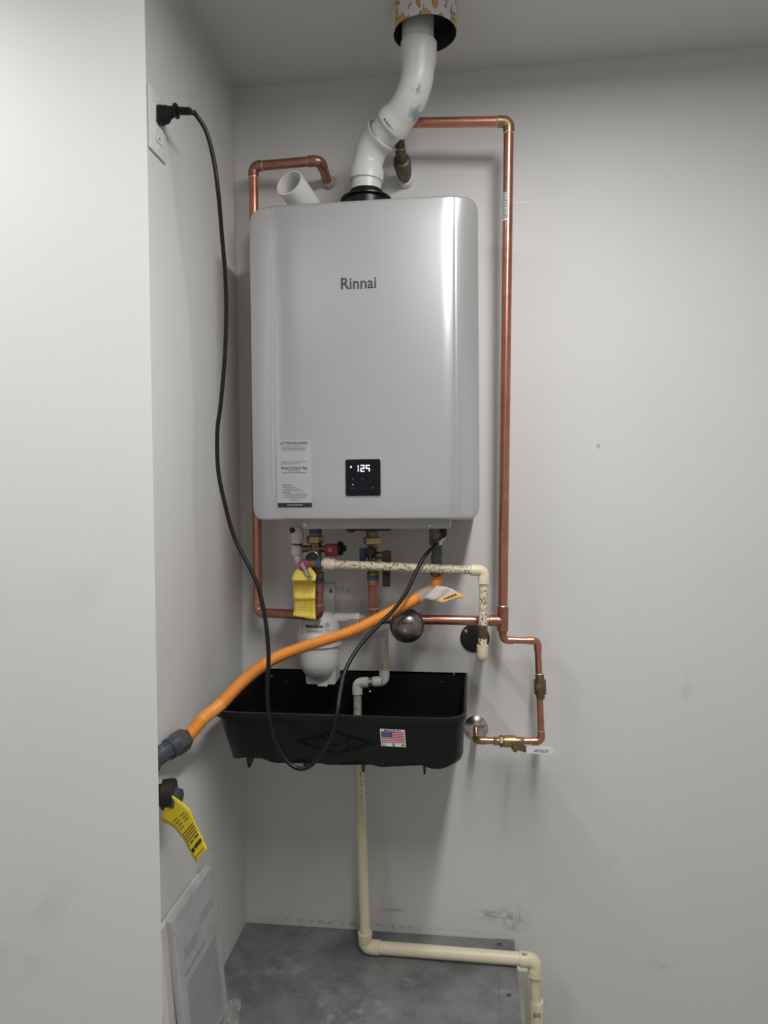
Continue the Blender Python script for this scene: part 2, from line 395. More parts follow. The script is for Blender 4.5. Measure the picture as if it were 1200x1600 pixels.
def smooth_path(ctrl, n=10):
    """Catmull-Rom through control points"""
    P_ = [V(q) for q in ctrl]; P_ = [P_[0] * 2 - P_[1]] + P_ + [P_[-1] * 2 - P_[-2]]; out = []
    for i in range(1, len(P_) - 2):
        a, b_, c_, d = P_[i - 1:i + 3]
        for k in range(n):
            t = k / n
            out.append(0.5 * ((2 * b_) + (c_ - a) * t + (2 * a - 5 * b_ + 4 * c_ - d) * t * t + (3 * b_ - a - 3 * c_ + d) * t ** 3))
    out.append(P_[-2]); return out

def ring(bm, o, axis, r, tr, seg=24):
    lathe(bm, [(tr * math.sin(a), r + tr * math.cos(a)) for a in (2 * math.pi * k / 8 for k in range(8))], o, axis, seg, caps=False, closed=True)

def elbow(parent, a, c, e, r, m, bend=1.3, sock=1.0, wall=1.13, solder=None, lip=False, name='elbow'):
    arc, t = arc_path(a, c, e, r * bend); d1 = (a - c).normalized(); d2 = (e - c).normalized()
    rs = r * wall; pts = [c + d1 * (t + r * sock), c + d1 * (t + r * 0.12)] + arc[:] + [c + d2 * (t + r * 0.12), c + d2 * (t + r * sock)]
    bm = B()
    if lip:
        ri = [rs * 1.0, rs * 1.0] + [rs * 0.97] * len(arc) + [rs, rs]
    else: ri = [rs] * len(pts)
    sweep(bm, pts, ri, 20)
    if lip:
        ring(bm, pts[0] - d1 * r * 0.06, d1, rs, r * 0.06); ring(bm, pts[-1] - d2 * r * 0.06, d2, rs, r * 0.06)
    o = obj(name, bm, m, parent)
    if solder:
        for q, d in ((pts[0], d1), (pts[-1], d2)):
            bm = B(); lathe(bm, [(-r * 0.02, rs * 1.005), (r * 0.1, rs * 0.99), (r * 0.18, r * 1.003)], q, d, 20, caps=False)
            lathe(bm, [(r * 0.18, r * 1.003), (-r * 0.02, r * 1.0)], q, d, 20, caps=False)
            obj('solder_joint', bm, solder, o)
    return t + r * sock

def pipe(parent, a, b_, r, m, label=None, name='pipe'):
    bm = B(); sweep(bm, [a, b_], r, 20); return obj(name, bm, m, parent, label=label)

def run(parent, pts, r, mats, mel, bend=1.3, sock=1.0, wall=1.13, solder=None, lip=False):
    """straight pipes between corners with an elbow at each inner corner"""
    pts = [V(q) for q in pts]; n = len(pts)
    for i in range(1, n - 1):
        me_ = mel[i - 1] if isinstance(mel, list) else mel
        elbow(parent, pts[i - 1], pts[i], pts[i + 1], r, me_, bend, sock, wall, solder, lip)
    for i in range(n - 1):
        d = (pts[i + 1] - pts[i]).normalized()
        a = pts[i] + d * (r * (bend + sock * 0.5) if i else 0); e = pts[i + 1] - d * (r * (bend + sock * 0.5) if i < n - 2 else 0)
        pipe(parent, a, e, r, mats[i] if isinstance(mats, list) else mats)

def cyl(name, a, b_, r, m, parent, seg=24, bev=0.0, label=None):
    a, b_ = V(a), V(b_); ln = (b_ - a).length; bv = bev or min(r * 0.08, ln * 0.1)
    bm = B(); lathe(bm, [(0, r - bv), (bv, r), (ln - bv, r), (ln, r - bv)], a, b_ - a, seg); return obj(name, bm, m, parent, label=label)

def hexnut(name, a, b_, r, m, parent):
    a, b_ = V(a), V(b_); ln = (b_ - a).length; bm = B()
    lathe(bm, [(0, r * 0.9), (ln * 0.12, r), (ln * 0.88, r), (ln, r * 0.9)], a, b_ - a, 6); return obj(name, bm, m, parent, angle=25)

def screw(parent, o, axis, r, m, name='screw'):
    ax = V(axis).normalized(); bm = B()
    lathe(bm, [(-0.001, r), (r * 0.25, r), (r * 0.5, r * 0.6), (r * 0.5, r * 0.3), (r * 0.25, r * 0.25)], o, ax, 12); return obj(name, bm, m, parent)

def struct(name, bm, m, parent=None):
    o = obj(name, bm, m, parent, smooth=False)
    if parent is None: o['kind'] = 'structure'
    return o

Z3 = V((0, 0, 1)); X3 = V((1, 0, 0)); Y3 = V((0, 1, 0))

# ------------------------------------------------------------------ room
FZ = -0.45; XR = 2.3; YB = -3.2; XL = -1.3; PF = -0.62
bm = B(); box(bm, (-0.12, 0, FZ), (XR + .1, 0.1, ZC + .1)); struct('wall_back', bm, M['wall_back'])
bm = B(); box(bm, (-0.1, PF + .03, FZ), (0, 0, ZC)); struct('wall_left', bm, M['wall_left'])
ex = p(240, 800, PF).x
bm = B(); prism(bm, [(XL, FZ), (ex, FZ), (ex, ZC), (XL, ZC)], Matrix.Identity(4), PF, PF + .03)
for q in bm.verts:
    if q.co.x > 0 and q.co.y > PF + .01: q.co.x -= .035   # end splayed back to the alcove
struct('wall_front', bm, M['wall'])
bm = B(); box(bm, (XR, YB, FZ), (XR + .1, 0, ZC)); struct('wall_right', bm, M['wall_dim'])
bm = B(); box(bm, (XL - .1, YB - .1, FZ), (XR + .1, YB, ZC)); struct('wall_behind', bm, M['wall_dim'])
bm = B(); box(bm, (XL - .1, YB, FZ), (XL, PF + .03, ZC)); struct('wall_far_left', bm, M['wall_dim'])
bm = B(); box(bm, (XL - .1, YB - .1, ZC), (XR + .1, 0, ZC + .1)); struct('ceiling', bm, M['ceiling'])
bm = B(); box(bm, (XL - .1, YB - .1, FZ - .1), (XR + .1, 0, FZ)); struct('floor', bm, M['concrete'])
bm = B(); box(bm, (0.682, -0.03, FZ), (p(826, 1560, -.03).x, 0, -0.055), 0.002, 1); struct('trim_1', bm, M['trim'])

# ceiling light fixture that carries the lamp (out of the frame)
t = thing('ceiling_light', 'long narrow white ceiling light fitting above the water heater', 'light', (LX, (LY0 + LY1) / 2, ZC))
bm = B(); box(bm, (LX - .085, LY1 - .03, ZC - .03), (LX + .085, LY0 + .03, ZC), 0.006); obj('housing', bm, M['white_plastic'], t)
bm = B(); box(bm, (LX - .055, LY1, ZC - .040), (LX + .055, LY0, ZC - .0302), 0.003); obj('diffuser', bm, M['lamp_lens'], t)
t = thing('ceiling_light', 'added unseen white ceiling light fitting that brightens the near left wall', 'light', (L2X, (L2Y0 + L2Y1) / 2, ZC))  # unseen fitting added to house the extra fill lamp
bm = B(); box(bm, (L2X - .085, L2Y1 - .03, ZC - .03), (L2X + .085, L2Y0 + .03, ZC), 0.006); obj('housing', bm, M['white_plastic'], t)
bm = B(); box(bm, (L2X - .055, L2Y1, ZC - .040), (L2X + .055, L2Y0, ZC - .0302), 0.003); obj('diffuser', bm, M['lamp_lens'], t)

# ------------------------------------------------------------------ metal platform
PX = p(806, 1500, z=0).x; PY = -0.60
t = thing('metal_platform', 'scratched grey galvanised sheet metal platform in the alcove floor', 'platform', (PX / 2, PY / 2, FZ))
bm = B(); box(bm, (0.0015, PY + .03, -0.03), (PX - .04, -0.0015, 0.0), 0.001, 1); obj('top_sheet', bm, M['galv'], t, smooth=False)
bm = B(); box(bm, (PX - .044, PY + .03, -0.03), (PX, -0.0015, 0.0015), 0.001, 1); obj('edge_strip', bm, M['galv'], t, smooth=False)
bm = B(); box(bm, (0.0015, PY + .03, FZ), (PX - .005, -0.0015, -0.03)); obj('platform_body', bm, M['trim'], t, smooth=False)
for q in ((781, 1477), (779, 1475.5)):
    pass
screw(t, p(781, 1476, z=0.0015), Z3, 0.006, M['dark_steel'])
for yy in (-0.2, -0.38): screw(t, V((PX - .022, yy, 0.0015)), Z3, 0.005, M['dark_steel'])

# ------------------------------------------------------------------ water heater
HY = -0.255
HX0, HX1 = 0.104, 0.594
HZ0, HZ1 = 1.041, 1.708
t = HEAT = thing('water_heater', 'silver tankless wall-hung water heater with a small black display', 'water heater', ((HX0 + HX1) / 2, 0, HZ0))
cl, cr = p(427, 500, HY).x, p(711, 500, HY).x
def yfront(x):
    """flat face, rolling back near its edges; a fine V groove at either crease"""
    e0 = min(x - HX0, HX1 - x); wd = (cl - HX0) if x < (cl + cr) / 2 else (HX1 - cr)
    d = wd + 0.026 - e0                      # distance past the start of the roll
    y = HY - 0.004
    if d > 0:
        k = d / (wd + 0.026); y += 0.032 * k ** 2.1
    for c_ in (cl, cr): y += 0.0006 * max(0, 1 - abs(x - c_) / 0.0013)
    return y
CR = 0.022
def ztop(x):
    d = min(x - HX0, HX1 - x); return HZ1 - (CR - math.sqrt(max(0, CR * CR - (CR - d) ** 2)) if d < CR else 0)
def zbot(x):
    d = min(x - HX0, HX1 - x); return HZ0 + (CR - math.sqrt(max(0, CR * CR - (CR - d) ** 2)) if d < CR else 0)
def panel(xs, dy=0.0):
    """front skin over xs with rounded top and bottom rims, going back to the case"""
    bm = B(); cols = []
    for x in xs:
        y = yfront(x) + dy; zt, zb = ztop(x), zbot(x); yb = -0.19; e = 0.007; col_ = []
        col_.append(bm.verts.new((x, yb, zt)))
        for a in range(5):
            an = math.pi / 2 * a / 4
            col_.append(bm.verts.new((x, y + e - e * math.sin(an), zt - e + e * math.cos(an))))
        for k in range(1, 12):
            zz = zt - e + (zb + e - (zt - e)) * k / 12; col_.append(bm.verts.new((x, y, zz)))
        for a in range(5):
            an = math.pi / 2 * (1 - a / 4)
            col_.append(bm.verts.new((x, y + e - e * math.sin(an), zb + e - e * math.cos(an))))
        col_.append(bm.verts.new((x, yb, zb))); cols.append(col_)
    for A, Bc in zip(cols, cols[1:]):
        for i in range(len(A) - 1): bm.faces.new((A[i], A[i + 1], Bc[i + 1], Bc[i]))
    return bm, cols
# middle of the cover, then the two side strips that curl back
def lin(a, b_, n): return [a + (b_ - a) * i / n for i in range(n + 1)]
bm, cols = panel(sorted(lin(cl, cr, 60) + [cl + .0004, cl + .0009, cl + .0014, cr - .0004, cr - .0009, cr - .0014]))
obj('front_cover', bm, M['silver'], t, angle=80)
def side(xa, xb):
    n = 26; s_ = 1 if xb > xa else -1
    bm, cols = panel([xa, xa + s_ * .0005, xa + s_ * .0009, xa + s_ * .0014] + [xa + (xb - xa) * math.sin(math.pi / 2 * i / n) for i in range(2, n + 1)])
    prev = cols[-1]; rimc = prev
    for dy_ in (.004, .012, .03):
        new = [bm.verts.new((xb + s_ * .0012 * min(1, dy_ / .008), min(-.19, q.co.y + dy_), q.co.z)) for q in rimc]
        for i in range(len(prev) - 1): bm.faces.new((prev[i], prev[i + 1], new[i + 1], new[i]))
        prev = new
    return obj('side_strip', bm, M['silver'], t, angle=80)
side(cl, HX0); side(cr, HX1)
# dark line below the cover skin and the case behind
bm = B(); box(bm, (HX0 + .006, -0.232, HZ0 + .006), (HX1 - .006, -0.012, HZ1 - .004), 0.012, 3); obj('case', bm, M['silver_case'], t)
bm = B(); box(bm, (HX0 + .004, -0.19, HZ0 + .002), (HX1 - .004, -0.012, HZ1 - .002), 0.018, 3); obj('rear_case', bm, M['under_grey'], t)
q0, q1 = p(473, 815, -.205), p(703, 826, -.205)
bm = B(); box(bm, (q0.x, -.21, q1.z), (q1.x, -.03, HZ0 + .004), 0.002); obj('bottom_rail', bm, M['under_grey'], t)
screw(t, p(478, 820, -.211), -Y3, 0.005, M['steel']); screw(t, p(671, 821, -.211), -Y3, 0.004, M['steel'])
bm = B(); box(bm, p(541, 825, -.16), p(612, 828, -.12) , 0); obj('drain_gasket', bm, M['black_matte'], t, smooth=False)
bm = B(); q = p(549, 829, -.16); box(bm, (q.x - .005, -.17, q.z - .004), (q.x + .005, -.15, HZ0 - .008)); obj('rubber_plug', bm, M['black_matte'], t, smooth=False)
# mounting lugs
bm = B(); box(bm, (.31, -.012, HZ1 - .01), (.39, -.001, HZ1 + .03), 0.002); obj('wall_bracket', bm, M['under_grey'], t)
# brand lettering
q = p(560, 443, HY - .0045); text('brand_lettering', 'Rinnai', 0.0335, axes(q, V((1, 0, 0)), Z3), M['brand_ink'], t, ext=0.0004, bold=0.0004, width=(p(588, 443, HY).x - p(533, 443, HY).x))
# display
qa, qb = p(540, 718, HY - .0045), p(595, 774.5, HY - .0045); dc = (qa + qb) / 2; dw, dh = qb.x - qa.x, qa.z - qb.z
mm = axes(dc, X3, Z3)
bm = B(); prism(bm, rrect(dw + .004, dh + .004, .005), mm, -0.0012, 0.004); ds_ = obj('display_panel', bm, M['silver_case'], t)
bm = B(); prism(bm, rrect(dw, dh, .004), mm, -0.0025, 0.0); obj('glass', bm, M['screen'], ds_)
def quad(bm, mm, x0, z0, x1, z1, y=-0.0028): prism(bm, [(x0, z0), (x1, z0), (x1, z1), (x0, z1)], mm, y - .0003, y + .0002)
def seg7(bm, cx, cz, w_, h, segs, th):
    S = {'a': (-w_ / 2, h / 2 - th, w_ / 2, h / 2), 'g': (-w_ / 2, -th / 2, w_ / 2, th / 2), 'd': (-w_ / 2, -h / 2, w_ / 2, -h / 2 + th),
         'f': (-w_ / 2, th * .3, -w_ / 2 + th, h / 2 - th * .3), 'b': (w_ / 2 - th, th * .3, w_ / 2, h / 2 - th * .3),
         'e': (-w_ / 2, -h / 2 + th * .3, -w_ / 2 + th, -th * .3), 'c': (w_ / 2 - th, -h / 2 + th * .3, w_ / 2, -th * .3)}
    for s in segs:
        x0, z0, x1, z1 = S[s]; quad(bm, mm, cx + x0, cz + z0, cx + x1, cz + z1)
k = dw / 55.0
def dpx(x, y): return ((x - 567.5) * k, -(y - 746.2) * k)
H7 = 10.8 * k; W7 = 6.4 * k; T7 = 1.7 * k
for ch, cx in (('bc', 557.9), ('abged', 566.9), ('afgc', 575.2)):
    bm = B(); x, z = dpx(cx, 732.0); seg7(bm, x, z, W7, H7, ch, T7); obj('digit', bm, M['digit'], ds_, smooth=False)
bm = B(); x, z = dpx(548.7, 729.5); prism(bm, [(x - 1.5 * k, z - k), (x - .6 * k, z - 1.5 * k), (x + .6 * k, z - 1.5 * k), (x + 1.5 * k, z - k), (x + .9 * k, z + .7 * k), (x, z + 2.2 * k), (x - .9 * k, z + .7 * k)], mm, -.0031, -.0026); obj('flame_icon', bm, M['digit'], ds_, smooth=False)
bm = B(); x, z = dpx(551.4, 757); quad(bm, mm, x - .9 * k, z - .9 * k, x + .9 * k, z + .9 * k); obj('indicator_dot', bm, emit('lit_dot', (.8, .85, .9), .45), ds_, smooth=False)
def icon(pts_):
    bm = B()
    for (ax, ay), (bx, by) in pts_:
        A, Bq = V(dpx(ax, ay)), V(dpx(bx, by)); d = (Bq - A).normalized(); n_ = V((-d.y, d.x)) * .35 * k
        prism(bm, [tuple(A - n_), tuple(Bq - n_), tuple(Bq + n_), tuple(A + n_)], mm, -.0031, -.0026)
    obj('touch_icon', bm, M['dim_icon'], ds_, smooth=False)
icon([((564.5, 748.8), (566.3, 747)), ((566.3, 747), (568, 748.8))]); icon([((565, 762), (566.7, 763.8)), ((566.7, 763.8), (568.4, 762))])
icon([((551, 746.5), (551, 750))]); icon([((548, 762), (550, 762)), ((550.5, 763.3), (553.5, 763.3))]); icon([((580.5, 734.6), (583, 734.6)), ((583.8, 734.6), (586, 734.6))])
icon([((582, 761.5), (584, 761.5)), ((582, 763.5), (584, 763.5)), ((582, 761.5), (582, 763.5)), ((584, 761.5), (584, 763.5))])
# sticker with the notice
c0, c1, c2, c3 = p(432, 688.5, HY - .0045), p(485.5, 686.5, HY - .0045), p(488.5, 792, HY - .0045), p(434, 793.5, HY - .0045)
sw = ((c1 - c0).length + (c2 - c3).length) / 2; sh = ((c3 - c0).length + (c2 - c1).length) / 2; scn = (c0 + c1 + c2 + c3) / 4
mm = axes(scn, X3, Z3); k = sh / 106.0
bm = B(); prism(bm, [(-sw / 2, -sh / 2), (sw / 2, -sh / 2), (sw / 2, sh / 2), (-sw / 2, sh / 2)], mm, -.0006, .0035)
ST = obj('notice_sticker', bm, M['sticker'], t, smooth=False)
def srow(y): return (53 - y) * k
def stext(s, y, size, bold=0, x=0, m='ink', align='CENTER', nm='printed_line', width=None):
    text(nm, s, size * k, mm @ Matrix.Translation((x * k, -.0007, srow(y))), M[m], ST, ext=.00008, bold=bold * k, align=align, width=width * k if width else None)
stext('ACTION REQUIRED!', 5.2, 6.0, .10, width=43.5)
stext('Rinnai Control App', 44, 6.2, .10, width=42)
bm = B(); prism(bm, [(-sw / 2 + .0008, -sh / 2), (sw / 2, -sh / 2), (sw / 2, -sh / 2 + 7.2 * k), (-sw / 2 + .0008, -sh / 2 + 7.2 * k)], mm, -.0008, 0); obj('dark_band', bm, M['ink'], ST, smooth=False)
def wordrow(bm, y, x0, x1, h=1.3, y0=-.0007):
    x = x0
    while x < x1 - .5:
        l = min(random.uniform(1.2, 4.2), x1 - x)
        prism(bm, [(x * k, srow(y) - h / 2 * k), ((x + l) * k, srow(y) - h / 2 * k), ((x + l) * k, srow(y) + h / 2 * k), (x * k, srow(y) + h / 2 * k)], mm, y0 - .0001, y0 + .0001); x += l + .7
bm = B()
for y, a, b_ in ((10.6, -19, 18), (13.2, -21, 19.5), (16, -18.5, 18), (34.4, -21, 20), (37.3, -21, 8), (48.3, -10, 10), (51.5, -19, 19),
                 (74.2, -19, 2), (77, -18, 8), (79.6, -17, 14), (85, -17, 21), (87.8, -17, 20), (90.5, -17, 18.5), (93.5, -7, 9)): wordrow(bm, y, a, b_, 1.15)
for y, a, b_ in ((71, -20, -4), (82.3, -20, -7)): wordrow(bm, y, a, b_, 1.7)
obj('small_print', bm, M['ink_grey'], ST, smooth=False, kind='stuff')
bm = B(); wordrow(bm, 102.3, -12, 13, 1.3, -.0009); obj('band_print', bm, M['sticker'], ST, smooth=False, kind='stuff')
# flue collar on top
fq = p(572, 303, -.14); fz = p(572, 315, -.14).z
bm = B(); lathe(bm, [(HZ1 - .006 - fz, .050), (-.002, .050), (0, .0575), (.003, .0575), (.006, .050), (.008, .043), (.009, .0385), (.019, .0385), (.021, .037), (.021, .035), (.006, .035)], (fq.x, -.14, fz), Z3, 36); obj('flue_collar', bm, M['black_plastic'], t)
bm = B(); ring(bm, V((fq.x, -.14, fz + .013)), Z3, .0385, .0012, 36); obj('flue_gasket', bm, M['black_rubber'], t)

# open intake elbow on top at the left
t = thing('intake_elbow', 'short open white plastic pipe elbow on top of the heater at left', 'pipe elbow', p(478, 312, -.12))
mo = p(452, 286, -.185); base = V((p(484, 318, -.11).x, -.11, HZ1 - .004))
dmo = (V((-.10, -.80, -.14))).normalized()
cor = mo - dmo * 0.062
rI = .0325
bm = B()
pts_ = [base, base + Z3 * .008] + [cor + V((0, 0, 0))]
upd = (base + Z3 * .05)
arc, tt = arc_path(base, base + Z3 * .048, mo, .030, 8)
outp = [base, base + Z3 * .006] + arc + [mo - (mo - arc[-1]) * 0.55, mo]
sweep(bm, outp, [rI * .96] * (len(outp) - 2) + [rI, rI], 32, caps=False)
inn = [mo, mo - (mo - arc[-1]) * .62, mo - (mo - arc[-1]) * .64, arc[-1], arc[-4]]
sweep(bm, inn, [rI * .89, rI * .88, rI * .72, rI * .72, rI * .70], 32, caps=False)
# rim
T_, U_ = frames([V(q) for q in outp])
lathe(bm, [(0, rI), (.0012, rI * .985), (.0012, rI * .905), (0, rI * .89)], mo, (outp[-1] - outp[-2]), 32, caps=False)
obj('elbow_body', bm, M['white_fitting'], t, norm=False)

# ------------------------------------------------------------------ exhaust vent and its sleeve
t = thing('exhaust_vent_pipe', 'white plastic exhaust pipe rising crookedly from heater into ceiling sleeve', 'vent pipe', (fq.x, -.14, fz))
r = .0335
YV2 = -.225
a0 = V((fq.x, -.14, fz + .010)); a1 = V((p(575, 232, -.14).x, -.14, p(577, 236, -.14).z))
vt = p(653, 84, YV2); a2 = V((vt.x, YV2, p(648, 150, YV2).z)); a3 = V((vt.x, YV2, ZC - .012))
arc1, t1 = arc_path(a0, a1, a2, .060, 10); d01 = (a1 - a0).normalized(); d12 = (a2 - a1).normalized()
arc2, t2 = arc_path(a1, a2, a3, .095, 10)
pipe(t, a0, arc1[0], r, M['pvc'])
def fit(pts_, sock0, sock1, nm='elbow'):
    """elbow with a bell at either end"""
    pts_ = [V(q) for q in pts_]; d0 = (pts_[0] - pts_[1]).normalized(); d1 = (pts_[-1] - pts_[-2]).normalized(); bm = B()
    P_ = [pts_[0] + d0 * sock0, pts_[0] + d0 * (sock0 - .0015), pts_[0] + d0 * .006, pts_[0]] + pts_[1:-1] + [pts_[-1], pts_[-1] + d1 * .006, pts_[-1] + d1 * (sock1 - .0015), pts_[-1] + d1 * sock1]
    R_ = [r * 1.10, r * 1.135, r * 1.135, r * 1.05] + [r * 1.03] * (len(pts_) - 2) + [r * 1.05, r * 1.135, r * 1.135, r * 1.10]
    sweep(bm, P_, R_, 32); return obj(nm, bm, M['pvc'], t, angle=35)
L12 = (a2 - a1).length
e1 = fit(arc1, .030, max(.012, L12 * .27 - t1)); bm = B()
pipe(t, arc1[-1], arc2[0], r, M['pvc'])
e2 = fit(arc2, max(.012, L12 * .52 - t2), max(.012, (p(653, 68, YV2).z - a2.z) - t2))
pipe(t, arc2[-1], a3, r, M['pvc'])
bm = B(); ring(bm, arc1[-1] + d12 * max(.012, L12 * .27 - t1), d12, r * 1.07, .0014, 32); obj('cement_line', bm, M['grime'], e1, label='dark cement line at the joint')
# stamped marks
mc = arc2[4]; mq = mc + V((-.80, -.60, 0)) * r * 1.0
bm = B(); ringp = [mq + V((.60 * .0045 * math.cos(a), -.80 * .0045 * math.cos(a), .012 * math.sin(a))) + d12 * .012 * math.sin(a) * .45 for a in (2 * math.pi * i / 20 for i in range(21))]
sweep(bm, ringp, .0006, 6, caps=False); obj('moulded_mark', bm, M['pvc'], e2)
bar_o = arc2[0] - d12 * max(.012, L12 * .52 - t2) * .55
sd = V((.30, -.94, -.1)); sd = (sd - d12 * sd.dot(d12)).normalized(); bm = B()
for i in range(7):
    aa = (i - 3) * .11; o_ = sd * math.cos(aa) + d12.cross(sd) * math.sin(aa)
    mm = axes(bar_o + o_ * (r * 1.14), d12.cross(sd), d12); quad(bm, mm, -.0011, -.0026, .0011, .0026 - .001 * (i % 2), 0)
obj('printed_mark', bm, M['ink'], e2, smooth=False)

sx, sy = p(664, 54, YV2).x, YV2
t = thing('vent_sleeve', 'white painted metal sleeve with peeling rust around vent at ceiling', 'vent sleeve', (sx, sy, ZC))
zr = p(664, 54, YV2).z; rs = .0665
bm = B(); lathe(bm, [(0, rs - .0012), (0, rs), (ZC - zr - .001, rs)], (sx, sy, zr), Z3, 40, caps=False); obj('sleeve_shell', bm, M['sleeve'], t, norm=False)
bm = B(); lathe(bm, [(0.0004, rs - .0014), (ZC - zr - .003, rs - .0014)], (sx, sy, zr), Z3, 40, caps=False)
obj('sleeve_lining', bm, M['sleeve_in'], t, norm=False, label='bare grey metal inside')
bm = B(); lathe(bm, [(0, rs - .002), (.002, rs - .002)], (sx, sy, ZC - .004), Z3, 32); obj('opening_shade_disc', bm, M['black_matte'], t, label='black disc standing in for the shade inside the sleeve')  # black disc hides the lit ceiling, painting the shade of an open hole
bm = B()
box(bm, (sx + rs * .2 - .001, sy - rs * .975, zr), (sx + rs * .2 + .001, sy - rs * .972, ZC - .002)); obj('seam', bm, M['sleeve'], t)

# ------------------------------------------------------------------ copper hot water pipe, left
rC = .0112
hw = p(513, 285, 0); h0 = V((hw.x, .0, hw.z)); h1 = V((hw.x, -.095, hw.z)); h1 = V((h1.x, h1.y, p(497, 251, -.095).z))
h2 = p(396, 260, -.062); h3 = p(403, 957, -.062); h4 = p(498, 962, -.135); h5 = p(497.5, 903, -.135)
t = thing('hot_water_pipe', 'thin copper pipe running down behind the left edge of the heater', 'copper pipe', h3)
run(t, [h0 + V((0, -.002, 0)), h1, h2, h3, h4, h5], rC, [M['copper_dark'], M['copper_dark'], M['copper'], M['copper_dark'], M['copper_dark']], [M['copper_dark'], M['copper_dark'], M['copper'], M['copper_dark']], solder=M['solder'])
bm = B(); d = (h1 - h0).normalized(); lathe(bm, [(0, .017), (.006, .0165), (.012, .0125)], h0 + V((0, -.001, 0)), d, 16); obj('wall_seal', bm, M['grimy_pipe'], t, label='grey seal ring where it enters the wall')
cyl('coupling', p(497.5, 925, -.135), p(497.5, 910, -.135), rC * 1.14, M['copper_dark'], t)

# ------------------------------------------------------------------ copper cold water pipe, right
c_w = p(634, 284, 0); c1 = p(627, 248, -.085); c2 = p(622, 192, -.118); c3 = p(795, 190, -.125); c4 = p(785.5, 970, -.10); c5 = p(584, 967, -.125); c6 = p(582.5, 903, -.135)
t = thing('cold_water_pipe', 'copper pipe loop with brass top corner to the right of the heater', 'copper pipe', c4)
run(t, [c_w + V((0, -.002, 0)), c1, c2, c3, c4 + (c4 - c3).normalized() * .012], rC, [M['brass_dark'], M['brass_dark'], M['copper'], M['copper']], [M['brass_dark'], M['copper_dark'], M['brass']], solder=M['solder'])
d = (c1 - c_w).normalized(); bm = B(); lathe(bm, [(0, .0175), (.012, .0175), (.014, .0155), (.014, .012)], c_w + V((0, -.001, 0)), d, 20); obj('wall_seal', bm, M['white_plastic'], t, label='white plastic collar where it enters the wall')
bm = B(); lathe(bm, [(0, .013), (.004, .0165), (.012, .0165), (.018, .019), (.05, .0205), (.06, .019), (.062, .014)], c_w + d * .022, d, 20); obj('brass_adapter', bm, M['brass_dark'], t, label='dark tarnished brass adapter')
# tee
dv = (c3 - c4).normalized(); dh = (c5 - c4).normalized(); bm = B()
sweep(bm, [c4 + dv * .034, c4 + dv * .0335, c4 - dv * .022], rC * 1.16, 20); sweep(bm, [c4, c4 + dh * .030], rC * 1.15, 20); te = obj('tee', bm, M['copper_dark'], t)
for q, ax in ((c4 + dv * .034, dv), (c4 + dh * .030, dh)):
    bm = B(); lathe(bm, [(-.0005, rC * 1.17), (.0012, rC * 1.12), (.0024, rC * 1.004), (-.0005, rC)], q, ax, 20, caps=False); obj('solder_joint', bm, M['solder'], te)
run(t, [c4 + dh * .015, c5, c6], rC, [M['copper'], M['copper_dark']], M['copper_dark'], solder=M['solder'])
cyl('coupling', p(583, 914, -.135), p(583, 897, -.135), rC * 1.16, M['copper_dark'], t)
# printed bar label
pa, pb = p(791.6, 302, -.125), p(791, 345, -.125); ax = (pb - pa)
bm = B(); frs = []
cen0 = c3 + (c4 - c3) * ((c3.z - pa.z) / (c3.z - c4.z)); cen1 = c3 + (c4 - c3) * ((c3.z - pb.z) / (c3.z - c4.z))
def patch(bm, k0, k1, a0_, a1_, rr):
    A = []; Bq = []
    for i in range(5):
        a = math.radians(a0_ + (a1_ - a0_) * i / 4); o_ = V((math.sin(a), -math.cos(a), 0)) * rr
        A.append(bm.verts.new(cen0.lerp(cen1, k0) + o_)); Bq.append(bm.verts.new(cen0.lerp(cen1, k1) + o_))
    for i in range(4): bm.faces.new((A[i], A[i + 1], Bq[i + 1], Bq[i]))
patch(bm, 0, 1, -75, 5, rC + .0003); lb = obj('pipe_label', bm, M['paper'], t, label='small white printed strip')
bm = B(); kk = 0.03
while kk < .95:
    s = random.uniform(.02, .05); patch(bm, kk, kk + s, -70, -5, rC + .0006); kk += s + random.uniform(.02, .05)
obj('label_bars', bm, M['ink_grey'], lb, kind='stuff')

# ------------------------------------------------------------------ thin copper branch with valves
rB = .0078
b0 = c4 - dv * .018; yb = -.09
b1 = p(786.5, 1000, yb - .005); b2 = p(840, 1001, yb); b3 = p(846, 1158, yb); b4 = p(744, 1157, yb); bw = V((b4.x, -.002, b4.z))
t = thing('branch_pipe', 'thin copper branch pipe stepping down to the chrome wall plate', 'copper pipe', b3)
run(t, [b0, b1, b2, b3, b4, bw], rB, [M['copper'], M['copper'], M['copper'], M['copper'], M['copper']], [M['copper'], M['copper'], M['copper'], M['brass']], bend=1.5, sock=1.5, wall=1.16, solder=M['solder'])
bm = B(); sweep(bm, [b0 + dv * .012, b0 - dv * .003, b0 - dv * .010], [rC * 1.1, rC * 1.1, rB * 1.1], 20); obj('reducer', bm, M['copper_dark'], t)
t = thing('chrome_escutcheon', 'round chrome wall plate behind the lowest copper elbow', 'wall plate', (bw.x, 0, bw.z))
bm = B(); lathe(bm, [(0.0005, .030), (.003, .030), (.006, .027), (.009, .017), (.011, .0125), (.011, .009)], (bw.x, 0, bw.z), -Y3, 32); es = obj('plate', bm, M['steel'], t)
screw(t, V((bw.x + .004, -.005, bw.z + .024)), -Y3, .003, M['dark_steel']); screw(t, V((bw.x - .018, -.005, bw.z + .012)), -Y3, .003, M['dark_steel'])
